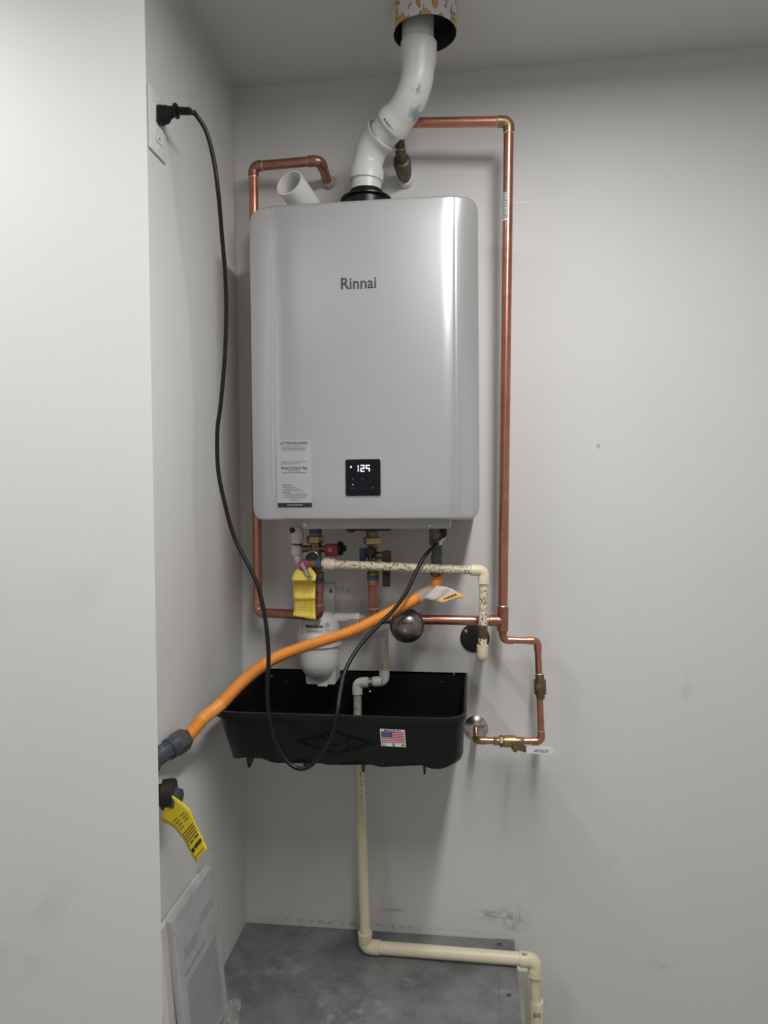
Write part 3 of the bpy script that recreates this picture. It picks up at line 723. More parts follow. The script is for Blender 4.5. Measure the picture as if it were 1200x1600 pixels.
# check valve on the vertical leg
dq = (b2 - b3).normalized(); cA = p(843.5, 1070, yb)
t = thing('check_valve', 'brass check valve in the vertical leg of the thin copper pipe', 'valve', cA)
u0 = p(844.5, 1092, yb); ln = (p(842.5, 1053, yb) - u0).length
bm = B(); lathe(bm, [(0, rB * 1.15), (.001, rB * 1.25), (ln * .19, rB * 1.25), (ln * .2, rB * 1.72), (ln * .24, rB * 1.78), (ln * .64, rB * 1.78), (ln * .66, rB * 1.70), (ln * .69, rB * 1.70), (ln * .70, rB * 1.8), (ln * .76, rB * 1.8), (ln * .77, rB * 1.3), (ln * .99, rB * 1.3), (ln, rB * 1.15)], u0, dq, 24); obj('body', bm, M['brass_old'], t)
bm = B(); lathe(bm, [(0, rB * 1.28), (.002, rB * 1.02)], u0 + dq * ln, dq, 20); obj('solder_joint', bm, M['solder'], t)
mm = axes(p(843.5, 1077, yb - .0150), X3, Z3)
for i, s in enumerate(('WOG', '1/2')): text('cast_lettering', s, .0065, mm @ Matrix.Translation((0, 0, .002 - i * .007)), M['brass'], t, ext=.0006)
# ball valve on the horizontal leg
t = thing('ball_valve', 'brass ball valve with a white lever under the thin copper pipe', 'valve', p(800, 1160, yb))
dx = (b3 - b4).normalized(); v0 = p(771, 1158, yb); vl = (p(819, 1158, yb) - v0).length
bm = B(); lathe(bm, [(0, rB * 1.1), (vl * .02, rB * 1.2), (vl * .18, rB * 1.2), (vl * .2, rB * 1.45), (vl * .32, rB * 1.5), (vl * .34, rB * 1.72), (vl * .42, rB * 1.78), (vl * .72, rB * 1.72), (vl * .74, rB * 1.35), (vl * .96, rB * 1.3), (vl, rB * 1.1)], v0, dx, 24); obj('body', bm, M['brass'], t)
bm = B(); lathe(bm, [(0, rB * 1.12), (.012, rB * 1.16)], v0 + dx * .001, dx, 20, caps=False); obj('sealant_tape', bm, M['grimy_pipe'], t, label='green-grey thread sealant')
hexnut('union_nut', v0 + dx * vl * .2, v0 + dx * vl * .31, rB * 1.75, M['brass_old'], t)
st = p(804, 1163, yb - .012); cyl('stem', st, st + V((0, -.02, -.002)), .0055, M['brass_old'], t); hexnut('stem_nut', st + V((0, -.02, -.003)), st + V((0, -.026, -.003)), .007, M['brass_old'], t)
mm = axes(p(804, 1167, yb - .034), X3, Z3); k = .00143
bm = B(); prism(bm, [(-5 * k, 4 * k), (6 * k, 5 * k), (19 * k, 2 * k), (22 * k, 2 * k), (22 * k, -8 * k), (17 * k, -8 * k), (4 * k, -5 * k), (-5 * k, -3 * k)], mm, -.001, .001); lv = obj('lever', bm, M['brass_old'], t, smooth=False)
bm = B(); prism(bm, [(18 * k, -9 * k)] + [(56 * k + 5 * k * math.cos(math.radians(a)), -3.5 * k + 5 * k * math.sin(math.radians(a))) for a in range(-80, 81, 20)] + [(18 * k, 2 * k)], mm, -.003, .002); gr = obj('lever_grip', bm, M['white_plastic'], lv)
text('grip_lettering', 'APOLLO', .0085, mm @ Matrix.Translation((41 * k, -.0031, -4.5 * k)), M['blue_ink'], lv, ext=.0002, bold=.0002)

# ------------------------------------------------------------------ round steel dome on the cold pipe
dq = p(636, 978, -.15)
t = thing('steel_dome', 'round dark steel pressure dome on the copper pipe below the heater', 'dome', dq)
rd = .0375; ax = (CAM - dq); ax = V((ax.x * .25, ax.y, ax.z * .3)).normalized()
bm = B(); lathe(bm, [(-.03, .012), (-.012, .014), (-.010, .030), (-.006, rd), (-.003, rd), (-.0025, rd * .96), (-.001, rd * .94), (0, rd * .925), (.004, rd * .90), (.010, rd * .80), (.0155, rd * .62), (.0185, rd * .4), (.0195, rd * .2), (.02, .0)], dq, ax, 40, caps=False); obj('shell', bm, M['dome_steel'], t, angle=35)
bm = B(); ring(bm, dq - ax * .003, ax, rd, .0016, 40); obj('rim', bm, M['dark_steel'], t)
bm = B(); lathe(bm, [(0, .0045), (.002, .0045), (.004, .0035), (.0048, .0)], dq + ax * .0175 + V((-.003, 0, -.008)), ax, 16, caps=False); obj('centre_stud', bm, M['steel'], t)
mm = axes(dq + ax * .0195 + V((.002, -.001, .009)), X3 + V((0, 0, .06)), Z3); text('stamped_lettering', 'Amtrol', .0085, mm, M['ink'], t, ext=.0004)
mm = axes(dq + ax * .0165 + V((.008, -.002, -.001)), X3, Z3); text('stamped_lettering', '15', .008, mm, M['ink_grey'], t, ext=.0004)
bm = B(); q = p(655, 962, -.115); box(bm, (q.x - .006, q.y - .016, q.z - .016), (q.x + .004, q.y + .016, q.z + .004), .002); obj('mount', bm, M['black_matte'], t)

# ------------------------------------------------------------------ hot service valve
yV = -.135
def zc(py, px=583, y=yV): return p(px, py, y).z
def col(px, py, y=yV): return p(px, py, y)
hx = col(493, 860).x
t = thing('hot_service_valve', 'brass service valve with red and black knobs under heater at left', 'valve', (hx, yV, zc(900, 493)))
def vert(name, px, y0, y1, r_, m, parent, hexa=False, y=yV):
    a, b_ = p(px, y1, y), p(px, y0, y); a = V((p(px, y0, y).x, y, a.z))
    return hexnut(name, a, b_, r_, m, parent) if hexa else cyl(name, a, b_, r_, m, parent)
vert('sealant_ring', 493, 825, 833, .0142, M['blue'], t)
vert('tail_piece', 493, 832, 839, .0138, M['brass_old'], t)
vert('union_nut', 493, 837, 849, .0215, M['brass'], t, True)
vert('body', 494, 848, 905, .0125, M['brass_old'], t)
a = p(472, 857.5, yV - .003); b_ = p(520, 857.5, yV - .003); cyl('side_port', a, b_, .0078, M['brass_old'], t)
cyl('port_end', a - X3 * .0006, a + X3 * .004, .0085, M['brass'], t)
bm = B(); q = p(517, 858, yV - .012); box(bm, (q.x - .014, q.y - .008, q.z - .016), (q.x + .018, q.y + .012, q.z + .012), .003); rk = obj('red_handle', bm, M['red'], t)
bm = B(); ring(bm, p(515, 859, yV - .0208), -Y3, .0035, .0008, 16); obj('handle_mark', bm, M['paper'], rk)
bm = B(); q = p(526, 857, yV - .005); lathe(bm, [(0, .007), (.002, .013), (.006, .0165), (.012, .0165), (.015, .013), (.016, .007), (.021, .007), (.022, .005)], q, X3, 20); obj('black_knob', bm, M['black_plastic'], t)
bm = B(); q = p(488, 874, yV - .028); lathe(bm, [(-.02, .011), (0, .0155), (.004, .0155), (.006, .013)], q, -Y3, 24); obj('round_cap', bm, M['black_matte'], t)
bm = B(); ring(bm, q + V((0, -.003, .002)), -Y3, .0165, .0012, 24); obj('cap_clip', bm, M['steel'], t)
vert('sealant_ring', 497, 902, 909, .0138, M['blue'], t); vert('lower_socket', 497, 894, 903, .0135, M['brass_old'], t)

# pressure relief valve in front, with its lever
yR = -.175
t = thing('relief_valve', 'brass relief valve with magenta disc and steel lever above yellow tag', 'valve', p(478, 885, yR))
a, b_ = p(470, 882, yR), p(497, 881, yR); cyl('body', a, b_, .0125, M['brass_old'], t)
cyl('sealant_ring', b_ - X3 * .002, b_ + X3 * .0075, .0145, M['blue'], t)
bk = p(486, 881, yR + .008); cyl('inlet', bk, V((bk.x, yV + .008, bk.z)), .009, M['brass_old'], t)
q = p(474, 883, yR - .014)
bm = B(); lathe(bm, [(-.012, .011), (-.002, .0128), (.002, .0128), (.0035, .0112), (.0035, .004)], q, -Y3, 28); obj('magenta_disc', bm, M['pink_disc'], t, label='magenta printed disc')
q2 = p(485.5, 905.5, yR - .034); q1 = p(473, 882, yR - .022)
dl = (q2 - q1); mm = axes(q1, dl, V((0, 0, 1)))
bm = B(); prism(bm, [(-.004, -.004), (-.001, -.0052), (dl.length, -.0042), (dl.length, .0042), (-.001, .0052), (-.004, .004)], mm, -.001, .001); lv = obj('lever', bm, M['steel'], t, smooth=False)
bm = B(); lathe(bm, [(0, .0045), (.004, .0045), (.006, .003)], q1 + V((0, .006, 0)), -Y3, 16); obj('lever_pin', bm, M['steel'], lv)
bm = B(); lathe(bm, [(0, .0016), (.0012, .0016)], q1 + dl * .8 + V((0, -.0012, 0)), -Y3, 10); obj('lever_hole', bm, M['ink'], lv)

# strips for tags
def strip(pairs, m, parent, name, nv=6, th=.0004, nu=6):
    """lofted card between left and right edge points, with a UV map"""
    L_ = smooth_path([a for a, _ in pairs], nv); R_ = smooth_path([b_ for _, b_ in pairs], nv); bm = B(); uvl = bm.loops.layers.uv.new('UVMap')
    n = len(L_); G = [[bm.verts.new(L_[i].lerp(R_[i], j / nu)) for j in range(nu + 1)] for i in range(n)]
    for i in range(n - 1):
        for j in range(nu):
            f_ = bm.faces.new((G[i][j], G[i + 1][j], G[i + 1][j + 1], G[i][j + 1]))
            for lp, (ii, jj) in zip(f_.loops, ((i, j), (i + 1, j), (i + 1, j + 1), (i, j + 1))): lp[uvl].uv = (jj / nu, 1 - ii / (n - 1))
    o = obj(name, bm, m, parent, norm=False, angle=70)
    md = o.modifiers.new('thickness', 'SOLIDIFY'); md.thickness = th; md.offset = 0
    return o

t = thing('relief_valve_tag', 'yellow printed paper tag hanging below the relief valve lever', 'tag', p(476, 886, yR - .008))
yT = yR - .016
strip([(p(468, 884, yT + .008), p(483, 884, yT + .008)), (p(458.5, 897, yT - .004), p(493.5, 897, yT - .004)), (p(456, 907, yT - .012), p(493, 907, yT - .012))], M['tag_print'], t, 'tag_top', 4)
strip([(p(456, 906.5, yT - .012), p(493, 907, yT - .012)), (p(458, 912, yT + .002), p(492.5, 912, yT + .002)), (p(458.5, 924, yT + .006), p(492.5, 924, yT + .006)),
       (p(459, 934, yT - .002), p(492, 934, yT - .002)), (p(459.5, 940, yT + .002), p(492, 940, yT + .002)), (p(459, 955, yT + .004), p(492.5, 956, yT + .004)), (p(458.5, 962, yT), p(493.5, 966, yT)), (p(470, 964, yT + .006), p(492.5, 970, yT + .004))], M['tag_print'], t, 'tag_body', 4)
bm = B(); sweep(bm, smooth_path([p(471, 887, yT - .002), p(475, 884, yT - .006), p(479, 889, yT - .002)], 6), .0007, 6); obj('tie_wire', bm, M['steel'], t)

# ------------------------------------------------------------------ cold service valve
t = thing('cold_service_valve', 'brass service valve with blue tab and black lever under heater centre', 'valve', (col(582, 860).x, yV, zc(900)))
vert('sealant_ring', 581.5, 825, 831, .0135, M['blue'], t); vert('tail_piece', 581.5, 830, 840, .0132, M['brass_old'], t)
vert('union_nut', 581, 839, 851, .0200, M['brass'], t, True); vert('body', 582, 850, 898, .0120, M['brass_old'], t)
bm = B(); q = p(579.5, 863, yV - .012); lathe(bm, [(0, .013), (.004, .0135), (.010, .0135), (.012, .011), (.0125, .005)], q, -Y3, 24); hb = obj('handle_hub', bm, M['black_plastic'], t)
bm = B(); ring(bm, q + V((0, -.0125, .001)), -Y3, .004, .0007, 16); box(bm, q + V((-.0008, -.0133, -.014)), q + V((.0008, -.0122, -.003))); obj('handle_mark', bm, M['dim_icon'], hb)
bm = B(); q = p(566, 865, yV - .010); box(bm, (q.x - .0065, q.y - .004, q.z - .018), (q.x + .008, q.y + .006, q.z + .013), .002); obj('blue_tab', bm, M['blue_plastic'], t)
a, b_ = p(588, 868, yV - .004), p(601, 868, yV - .004); cyl('side_port', a, b_, .0085, M['brass_old'], t)
bm = B(); q0, q1 = p(597.5, 860.5, yV - .012), p(610.5, 916.5, yV - .012); box(bm, (q0.x, yV - .018, q1.z), (q1.x - .001, yV - .006, q0.z), .002); box(bm, (q0.x, yV - .02, p(600, 880, yV).z), (q1.x + .001, yV - .002, q0.z), .002); obj('black_lever', bm, M['black_matte'], t)
vert('lower_socket', 583, 893, 900, .0142, M['brass_old'], t); vert('sealant_ring', 583, 900, 906, .0138, M['blue'], t)

# ------------------------------------------------------------------ condensate outlet of heater
t = thing('condensate_outlet', 'white plastic drain fitting with black plug under heater at far left', 'drain fitting', p(465, 870, yV))
a, b_ = p(465, 849, yV), p(465, 823, yV); ln = (b_ - a).length; bm = B()
lathe(bm, [(0, .0125), (.002, .0138), (ln * .55, .0138), (ln * .8, .0132), (ln - .002, .0120), (ln, .0100)], a, Z3, 20)
obj('nut_body', bm, M['white_fitting'], t)
bm = B()
for i in range(10):
    an = 2 * math.pi * i / 10; o_ = a + V((math.cos(an), math.sin(an), 0)) * .0137
    box(bm, o_ + V((-.0011, -.0011, .006)), o_ + V((.0011, .0011, ln * .7)))
obj('grip_ribs', bm, M['white_fitting'], t, kind=None)
vert('sealant_ring', 465, 849, 852.5, .0118, M['blue'], t)
bm = B(); a2_ = p(464.5, 869, yV); ln2 = (p(465, 852, yV) - a2_).length
lathe(bm, [(0, .009), (ln2 * .15, .0128), (ln2 * .45, .0148), (ln2 * .75, .0130), (ln2, .0118)], a2_, Z3, 20); obj('elbow', bm, M['white_fitting'], t)
bm = B(); sweep(bm, smooth_path([p(465, 868, yV), p(467, 877, yV), p(475, 900, -.085), p(484, 940, -.062), p(486, 968, -.06)], 8), .0085, 16); obj('drain_tube', bm, M['white_fitting'], t)
bm = B(); q = p(456, 827, yV - .030); lathe(bm, [(-.002, .004), (0, .0058), (.002, .0064), (.006, .0064), (.0075, .005)], q + V((.002, .004, -.002)), V((-.35, -.9, -.1)), 16); obj('black_plug', bm, M['black_matte'], t)

# ------------------------------------------------------------------ condensate filter canister
fc = p(499.5, 1000, -.064); yF = -.064
t = thing('filter_canister', 'white plastic filter canister hanging above the black drain pan', 'filter', (fc.x, yF, p(499, 1072, yF).z))
def fz_(py): return p(499, py, yF).z
zb = fz_(1052)
PR = [(1063, .004), (1060, .020), (1054, .034), (1044, .0435), (1034, .0468), (1007, .0475), (1006, .053), (992, .0552), (990, .0552), (987, .0535), (984.5, .0495), (975, .0490), (966, .0455), (960, .036), (957, .030), (955, .012)]
bm = B(); lathe(bm, [(fz_(py) - fz_(1063), r_) for py, r_ in PR], (fc.x, yF, fz_(1063)), Z3, 40); obj('body', bm, M['white_plastic'], t, angle=30)
bm = B(); q0, q1 = p(477, 1040, -.078), p(525, 1069, -.078)
prism(bm, [(q0.x, q0.z), (q1.x, q0.z), (q1.x, q1.z + .004), (q1.x - .003, q1.z), (q0.x + .006, q1.z), (q0.x + .003, q1.z + .003)], Matrix.Identity(4), -.082, -.020); obj('foot', bm, M['white_plastic'], t, angle=20)
q0 = p(497, 1069, -.085); bm = B(); box(bm, (q0.x - .002, -.085, p(497, 1073, -.085).z), (q0.x + .022, -.05, q0.z), .002); obj('foot_clip', bm, M['white_fitting'], t)
q0, q1 = p(500, 912.5, -.012), p(522.5, 962, -.012)
bm = B(); box(bm, (q0.x - .012, -.016, q1.z - .01), (q1.x, -.002, q0.z), .002); box(bm, (q0.x - .012, -.05, q1.z - .012), (q1.x, -.002, q1.z - .004), .002); br = obj('bracket', bm, M['white_plastic'], t)
bm = B(); q = p(517, 924, -.0168); lathe(bm, [(0, .0042), (.0008, .0042)], q, -Y3, 16); lathe(bm, [(0, .0022), (.0008, .0022)], q + V((0, 0, .006)), -Y3, 12); obj('keyhole', bm, M['ink_grey'], br)
a, b_ = p(531, 965.5, yF), p(546, 965.5, yF); cyl('outlet', a - X3 * .012, b_, .0115, M['white_plastic'], t)
hexnut('outlet_nut', b_ - X3 * .001, p(563, 965.5, yF), .0135, M['white_fitting'], t)
# print on the canister (wraps round the body)
def wrap_text(s, size, zc_, ang0, rr, m, parent, bold=0.0):
    o = text('printed_mark', s, size, axes(V((0, 0, 0)), X3, Z3), m, None, ext=.0001, bold=bold)
    for q in o.data.vertices:
        a = ang0 + q.co.x / rr; d_ = rr - q.co.y; z = q.co.z
        q.co = V((fc.x + math.sin(a) * d_, yF - math.cos(a) * d_, zc_ + z))
    o.data.transform(Matrix.Translation(-base_of(parent))); o.parent = parent
wrap_text('IENOVION', .0092, fz_(973.5), -.06, .0496, M['ink'], t, .0004)
wrap_text('G200US0212', .0072, fz_(980.5), -.04, .0496, M['ink_grey'], t)
wrap_text('TC', .0065, fz_(972), .58, .0496, M['ink'], t); wrap_text('MADE', .0042, fz_(979.5), .60, .0496, M['ink_grey'], t)
for an in (.58, -.76):
    bm = B(); pts_ = []
    for i in range(25):
        a = 2 * math.pi * i / 24; aa = an + .0058 * math.cos(a) / .0497
        pts_.append(V((fc.x + math.sin(aa) * .0497, yF - math.cos(aa) * .0497, fz_(972) + .0058 * math.sin(a))))
    sweep(bm, pts_, .00035, 5, caps=False); obj('printed_ring', bm, M['ink_grey'], t)
wrap_text('i', .0065, fz_(972), -.76, .0496, M['ink_grey'], t); wrap_text('ISO', .0042, fz_(979.5), -.76, .0496, M['ink_grey'], t)

# ------------------------------------------------------------------ condensate pipe down to the pan
yP = -.068; rP = .0098
t = thing('condensate_pipe', 'grimy grey pipe with white elbows dropping into the black pan', 'pipe', p(560, 1090, yP))
n0, n1, n2, n3, n4 = p(562, 966, yP), p(601, 967, yP), p(600.5, 1064, yP), p(558.5, 1067, yP), p(558.5, 1140, yP)
pipe(t, n0, n1 - X3 * .01, rP, M['grimy_pipe']); elbow(t, n0, n1, n2, rP, M['grimy_pipe'], 1.1, 1.6, 1.22)
pipe(t, n1 - Z3 * .01, n2 + Z3 * .012, rP, M['grimy_pipe']); elbow(t, n1, n2, n3, rP, M['white_fitting'], 1.0, 1.75, 1.27, lip=True)
pipe(t, n2 - X3 * .012, n3 + X3 * .012, rP, M['grimy_pipe']); elbow(t, n2, n3, n4, rP, M['white_fitting'], 1.0, 1.75, 1.27, lip=True)
pipe(t, n3 - Z3 * .012, n4, rP, M['grimy_pipe'])
q = p(579, 1066, yP); bm = B(); lathe(bm, [(0, rP * 1.12), (.006, rP * 1.12)], q - X3 * .003, X3, 20); cb_ = obj('pipe_clamp', bm, M['steel'], t); screw(t, p(578, 1081, yP - .006), -Y3, .003, M['steel'], 'clamp_screw')
mm = axes(p(597, 1068, yP - rP * 1.32), Z3, -X3); text('printed_mark', 'NSF-dwv', .0062, mm, M['ink'], t, ext=.0001)

# ------------------------------------------------------------------ speckled cream relief discharge pipe
yD = -.165; rD = .0098
s0 = p(500, 881, yR); s1 = p(756, 891.5, -.155); s2 = p(748.5, 1027, -.145); s2 = V((s1.x - .004, -.150, s2.z)); s3 = V((s2.x, -.002, s2.z))
t = thing('discharge_pipe', 'speckled cream plastic pipe running across and down to black wall plate', 'plastic pipe', s2)
d01 = (s1 - s0).normalized(); pipe(t, s0 + d01 * .004, s1 - d01 * .016, rD, M['cream_speck'])
bm = B(); lathe(bm, [(0, rD * 1.25), (.002, rD * 1.38), (.014, rD * 1.38), (.015, rD * 1.28), (.024, rD * 1.28), (.026, rD * 1.22)], s0 + d01 * .008, d01, 22); obj('adapter', bm, M['cream'], t)
elbow(t, s0, s1, s2, rD, M['cream'], 1.05, 1.9, 1.28, lip=True)
d12_ = (s2 - s1).normalized()
pipe(t, s1 + d12_ * .016, s2 - d12_ * .016, rD, M['cream_speck'])
qa, qb = p(750.5, 976, s2.y), p(749.5, 996.5, s2.y); bm = B(); qa = s1 + d12_ * ((s1.z - qa.z) / (s1.z - s2.z) * (s2 - s1).length); qb = s1 + d12_ * ((s1.z - qb.z) / (s1.z - s2.z) * (s2 - s1).length)
lathe(bm, [(0, rD * 1.0), (.0015, rD * 1.03), ((qb - qa).length, rD * 1.03)], qa, d12_, 20); obj('brown_residue', bm, M['grime'], t, label='patch of dark brown residue')
elbow(t, s1, s2, s3, rD, M['cream'], 1.05, 1.9, 1.28, lip=True)
pipe(t, s2 + Y3 * .016, s3, rD, M['cream_speck'])
for yy in (-.085, -.065): bm = B(); lathe(bm, [(0, rD), (.002, rD * 1.25), (.010, rD * 1.25), (.012, rD)], V((s3.x, yy, s3.z)), Y3, 20); obj('coupling', bm, M['cream'], t)
t = thing('black_escutcheon', 'round black wall plate behind the end of the cream pipe', 'wall plate', (s3.x, 0, s3.z))
bq = V((p(742, 997, -.003).x, 0, p(742, 997, -.003).z))
bm = B(); lathe(bm, [(.0005, .0355), (.003, .0355), (.0045, .033), (.006, .018), (.006, .0115)], bq, -Y3, 36); obj('plate', bm, M['black_matte'], t)
for dx_, dz_ in ((-.022, .016), (.022, -.016)): screw(t, bq + V((dx_, -.004, dz_)), -Y3, .0042, M['steel'])

# ------------------------------------------------------------------ gas inlet valve
yG = -.135
t = thing('gas_inlet_fitting', 'dark pipe fitting with a black cap under heater at right', 'gas fitting', p(680, 880, yG))
q0, q1 = p(670.5, 827, yG - .012), p(690, 852, yG - .012); bm = B(); box(bm, (q0.x, yG - .014, q1.z), (q1.x, yG + .014, HZ0 - .006), .003); obj('block', bm, M['iron'], t)
q = p(690, 830, yG - .006); bm = B(); lathe(bm, [(-.006, .008), (.002, .009), (.002, .0125), (.010, .0125), (.012, .010)], q, X3, 20); obj('black_cap', bm, M['black_matte'], t)
vert('sealant_ring', 683, 853, 868, .0118, M['iron_blue'], t, y=yG); vert('nipple', 682, 867, 886, .0122, M['iron'], t, y=yG)
vert('hose_nut', 682, 884, 900, .0145, M['iron'], t, True, y=yG)
# ------------------------------------------------------------------ orange gas hose
hp = [p(682, 898, yG), p(683, 908, yG - .002), p(676, 922, -.145), p(655, 933, -.165), p(625, 949, -.19), p(590, 967, -.205), p(550, 986, -.215), p(505, 1001, -.225), p(465, 1014, -.24), p(430, 1028, -.265), p(398, 1049, -.30), p(372, 1072, -.335), p(350, 1095, -.365), p(335, 1109, -.385), p(318, 1122, -.40), p(303, 1140, -.42), p(289, 1155, -.44)]
path = smooth_path(hp, 22)
# resample evenly
def resample(path, step):
    out = [path[0]]; acc = 0.0
    for a, b_ in zip(path, path[1:]):
        l = (b_ - a).length
        while acc + l >= step:
            k = (step - acc) / l; a = a.lerp(b_, k); out.append(a); l = (b_ - a).length; acc = 0.0
        acc += l
    return out
rs_ = resample(path, .00112); rH = .0120
n = len(rs_)
def hose_r(i):
    f_ = i / n
    if .855 < f_ < .93: return rH * 1.04
    return rH * (1.0 + (.11 if i % 4 in (0, 1) else -.12))
t = thing('gas_hose', 'orange corrugated gas hose swooping from heater to left wall', 'hose', hp[-1])
bm = B(); sweep(bm, rs_, hose_r, 18); obj('corrugated_tube', bm, M['orange'], t, angle=70)
dn = (hp[-1] - hp[-2]).normalized(); e0 = hp[-1] - dn * .004
dn = (p(268, 1168, -.475) - e0).normalized()
bm = B(); lathe(bm, [(0, .0165), (.004, .0215), (.03, .0225), (.034, .0205)], e0, dn, 6); nt_ = obj('hex_nut', bm, M['iron'], t, angle=25, label='dark iron hex nut')
bm = B(); lathe(bm, [(.030, .0205), (.05, .0200), (.052, .0175)], e0, dn, 20); obj('union_collar', bm, M['iron_blue'], t)
# clear sleeve and label flag on the hose
i0 = min(range(n), key=lambda i: (rs_[i] - p(674, 924, -.147)).length); i1 = min(range(n), key=lambda i: (rs_[i] - p(649, 937, -.17)).length)
bm = B(); sweep(bm, rs_[i0:i1:3], rH * 1.22, 20, caps=False); sl = obj('label_sleeve', bm, M['clear_sleeve'], t, label='clear plastic sleeve')
strip([(p(662, 934, -.180), p(682, 915, -.172)), (p(676, 938, -.182), p(696, 917, -.175)), (p(685, 937, -.178), p(706, 920, -.17)), (p(690, 934, -.176), p(715, 925, -.17))], M['flag_print'], t, 'label_flag', 5)
strip([(p(681, 938.5, -.180), p(711, 922.8, -.171)), (p(690, 941.5, -.182), p(717, 926, -.172)), (p(698, 938.5, -.180), p(724, 930.5, -.172)), (p(705, 936.5, -.176), p(729, 933.5, -.17))], M['flag_orange'], t, 'label_flag_band', 5)
mm = axes(p(703, 932.5, -.1785), p(716, 927.5, -.172) - p(690, 938, -.180), Z3 + X3 * .2); text('band_lettering', 'WARNING', .0066, mm, M['ink'], t, ext=.0002, bold=.0002)

# ------------------------------------------------------------------ gas pipe at the left wall
g0 = e0 + dn * .045; g1 = g0 + dn * .05
t = thing('gas_supply_pipe', 'black iron gas pipe disappearing behind the wall corner at left', 'gas pipe', g1)
g1 = V((g1.x, max(g1.y, -.565), g1.z))
bm = B(); sweep(bm, [g0, g1], .0172, 20); obj('pipe', bm, M['iron_blue'], t)
bm = B(); lathe(bm, [(0, .0172), (.003, .0235), (.016, .024), (.02, .0215)], g1 - dn * .004, dn, 20); obj('fitting_collar', bm, M['iron'], t)
f0 = p(263, 1241, x=.03)
t = thing('gas_shutoff_fitting', 'round black iron fitting low on left wall above dangling yellow tag', 'gas fitting', f0)
bm = B(); lathe(bm, [(-.027, .0175), (-.012, .019), (-.010, .0265), (.010, .0275), (.013, .025)], f0, V((.9, .22, 0)), 24); obj('flange', bm, M['iron_dark'], t)
bm = B(); lathe(bm, [(.0, .0185), (.010, .019), (.013, .016), (.014, .008)], f0 + V((.010, -.004, -.004)), V((.9, -.15, -.2)), 24); obj('cap', bm, M['iron_blue'], t)
bm = B(); sweep(bm, [f0 + V((-.01, -.004, -.003)), f0 + V((-.02, -.035, -.004))], .013, 16); obj('stub', bm, M['iron_dark'], t)
yy = f0.y - .018
t = thing('dangling_tag', 'bright yellow plastic tag hanging from fitting on left wall', 'tag', p(262, 1248, yy))
A_ = [(255, 1240, -.004), (257, 1262, -.004), (253, 1281, 0), (270, 1292, .004), (285, 1309, .008), (295, 1327, .008), (306, 1348, .006)]
B_ = [(262, 1240, -.004), (274, 1246, -.004), (284, 1253, 0), (298, 1266, .004), (305, 1285, .008), (314, 1304, .008), (324, 1326, .006)]
pairs = [(p(a[0], a[1], yy + a[2]), p(b_[0], b_[1], yy + b_[2])) for a, b_ in zip(A_, B_)]
strip(pairs, M['tag_plain'], t, 'tag_card', 6, .0006)
def tagmark(bm, u0, v0, u1, v1):
    """flat print bar between card coordinates u (0..1 across) and v (0..6 along)"""
    def at(u, v_):
        i = min(int(v_), 5); k_ = v_ - i
        Lq = smooth_path([a for a, _ in pairs], 6); Rq = smooth_path([b2_ for _, b2_ in pairs], 6)
        idx = v_ * 6; i = min(int(idx), len(Lq) - 2); k_ = idx - i
        return Lq[i].lerp(Lq[i + 1], k_).lerp(Rq[i].lerp(Rq[i + 1], k_), u) + V((.0001, -.0012, 0))
    q = [at(u0, v0), at(u1, v0), at(u1, v1), at(u0, v1)]
    bm.faces.new([bm.verts.new(x) for x in q])
bm = B()
for v_ in (2.75, 3.0, 3.25): tagmark(bm, .55, v_, .78, v_ + .07)
for v_ in (2.7, 2.95, 3.2, 3.45): tagmark(bm, .18, v_, .42, v_ + .07)
for v_ in (3.85, 4.07, 4.28, 4.5): tagmark(bm, .12, v_, .92, v_ + .09)
tagmark(bm, .12, 5.72, .88, 5.77)
obj('small_print', bm, M['brown_ink'], t, smooth=False, kind='stuff', norm=False)
for i in range(10):
    bm = B(); u = .12 + i * .078
    if i in (1, 5): continue
    tagmark(bm, u, 4.72, u + .055, 4.86); obj('printed_digit', bm, M['ink'], t, smooth=False, norm=False)
for i in range(8):
    bm = B(); u = .36 + i * .072; tagmark(bm, u, 5.12, u + .055, 5.36); obj('bold_letter', bm, M['ink'], t, smooth=False, norm=False)
bm = B(); tagmark(bm, .12, 5.15, .30, 5.42); obj('round_logo', bm, M['ink'], t, smooth=False, norm=False)
bm = B(); sweep(bm, smooth_path([p(256, 1256, yy - .002), p(261, 1249, yy - .006), p(260, 1256, yy - .004), p(266, 1254, yy - .005), p(259, 1247, yy - .003)], 5), .0009, 6); sweep(bm, smooth_path([p(261, 1252, yy - .006), p(263, 1259, yy - .006), p(266, 1262, yy - .004)], 5), .0007, 6); obj('tie_wire', bm, M['wire'], t)

# ------------------------------------------------------------------ black drain pan
t = PAN = thing('drain_pan', 'black plastic drain pan on wall under the heater with flag sticker', 'drain pan', (.31, 0, .55))
PXL, PXR = .054, .562; PYF = -.352; PZT = .656
def prect(x0, x1, y0, y1, r_, n=6, nx=40):
    """rounded at the front corners only; ordered; dense front edge"""
    out = [(x0, y1)]
    for i in range(n + 1):
        a = math.radians(180 + 90 * i / n); out.append((x0 + r_ + r_ * math.cos(a), y0 + r_ + r_ * math.sin(a)))
    for i in range(1, nx): out.append((x0 + r_ + (x1 - x0 - 2 * r_) * i / nx, y0))
    for i in range(n + 1):
        a = math.radians(270 + 90 * i / n); out.append((x1 - r_ + r_ * math.cos(a), y0 + r_ + r_ * math.sin(a)))
    out.append((x1, y1)); return out
def wave(x): return .0058 * math.cos(2 * math.pi * (x - .075) / .1075 + math.pi) - .002
zbt = .551
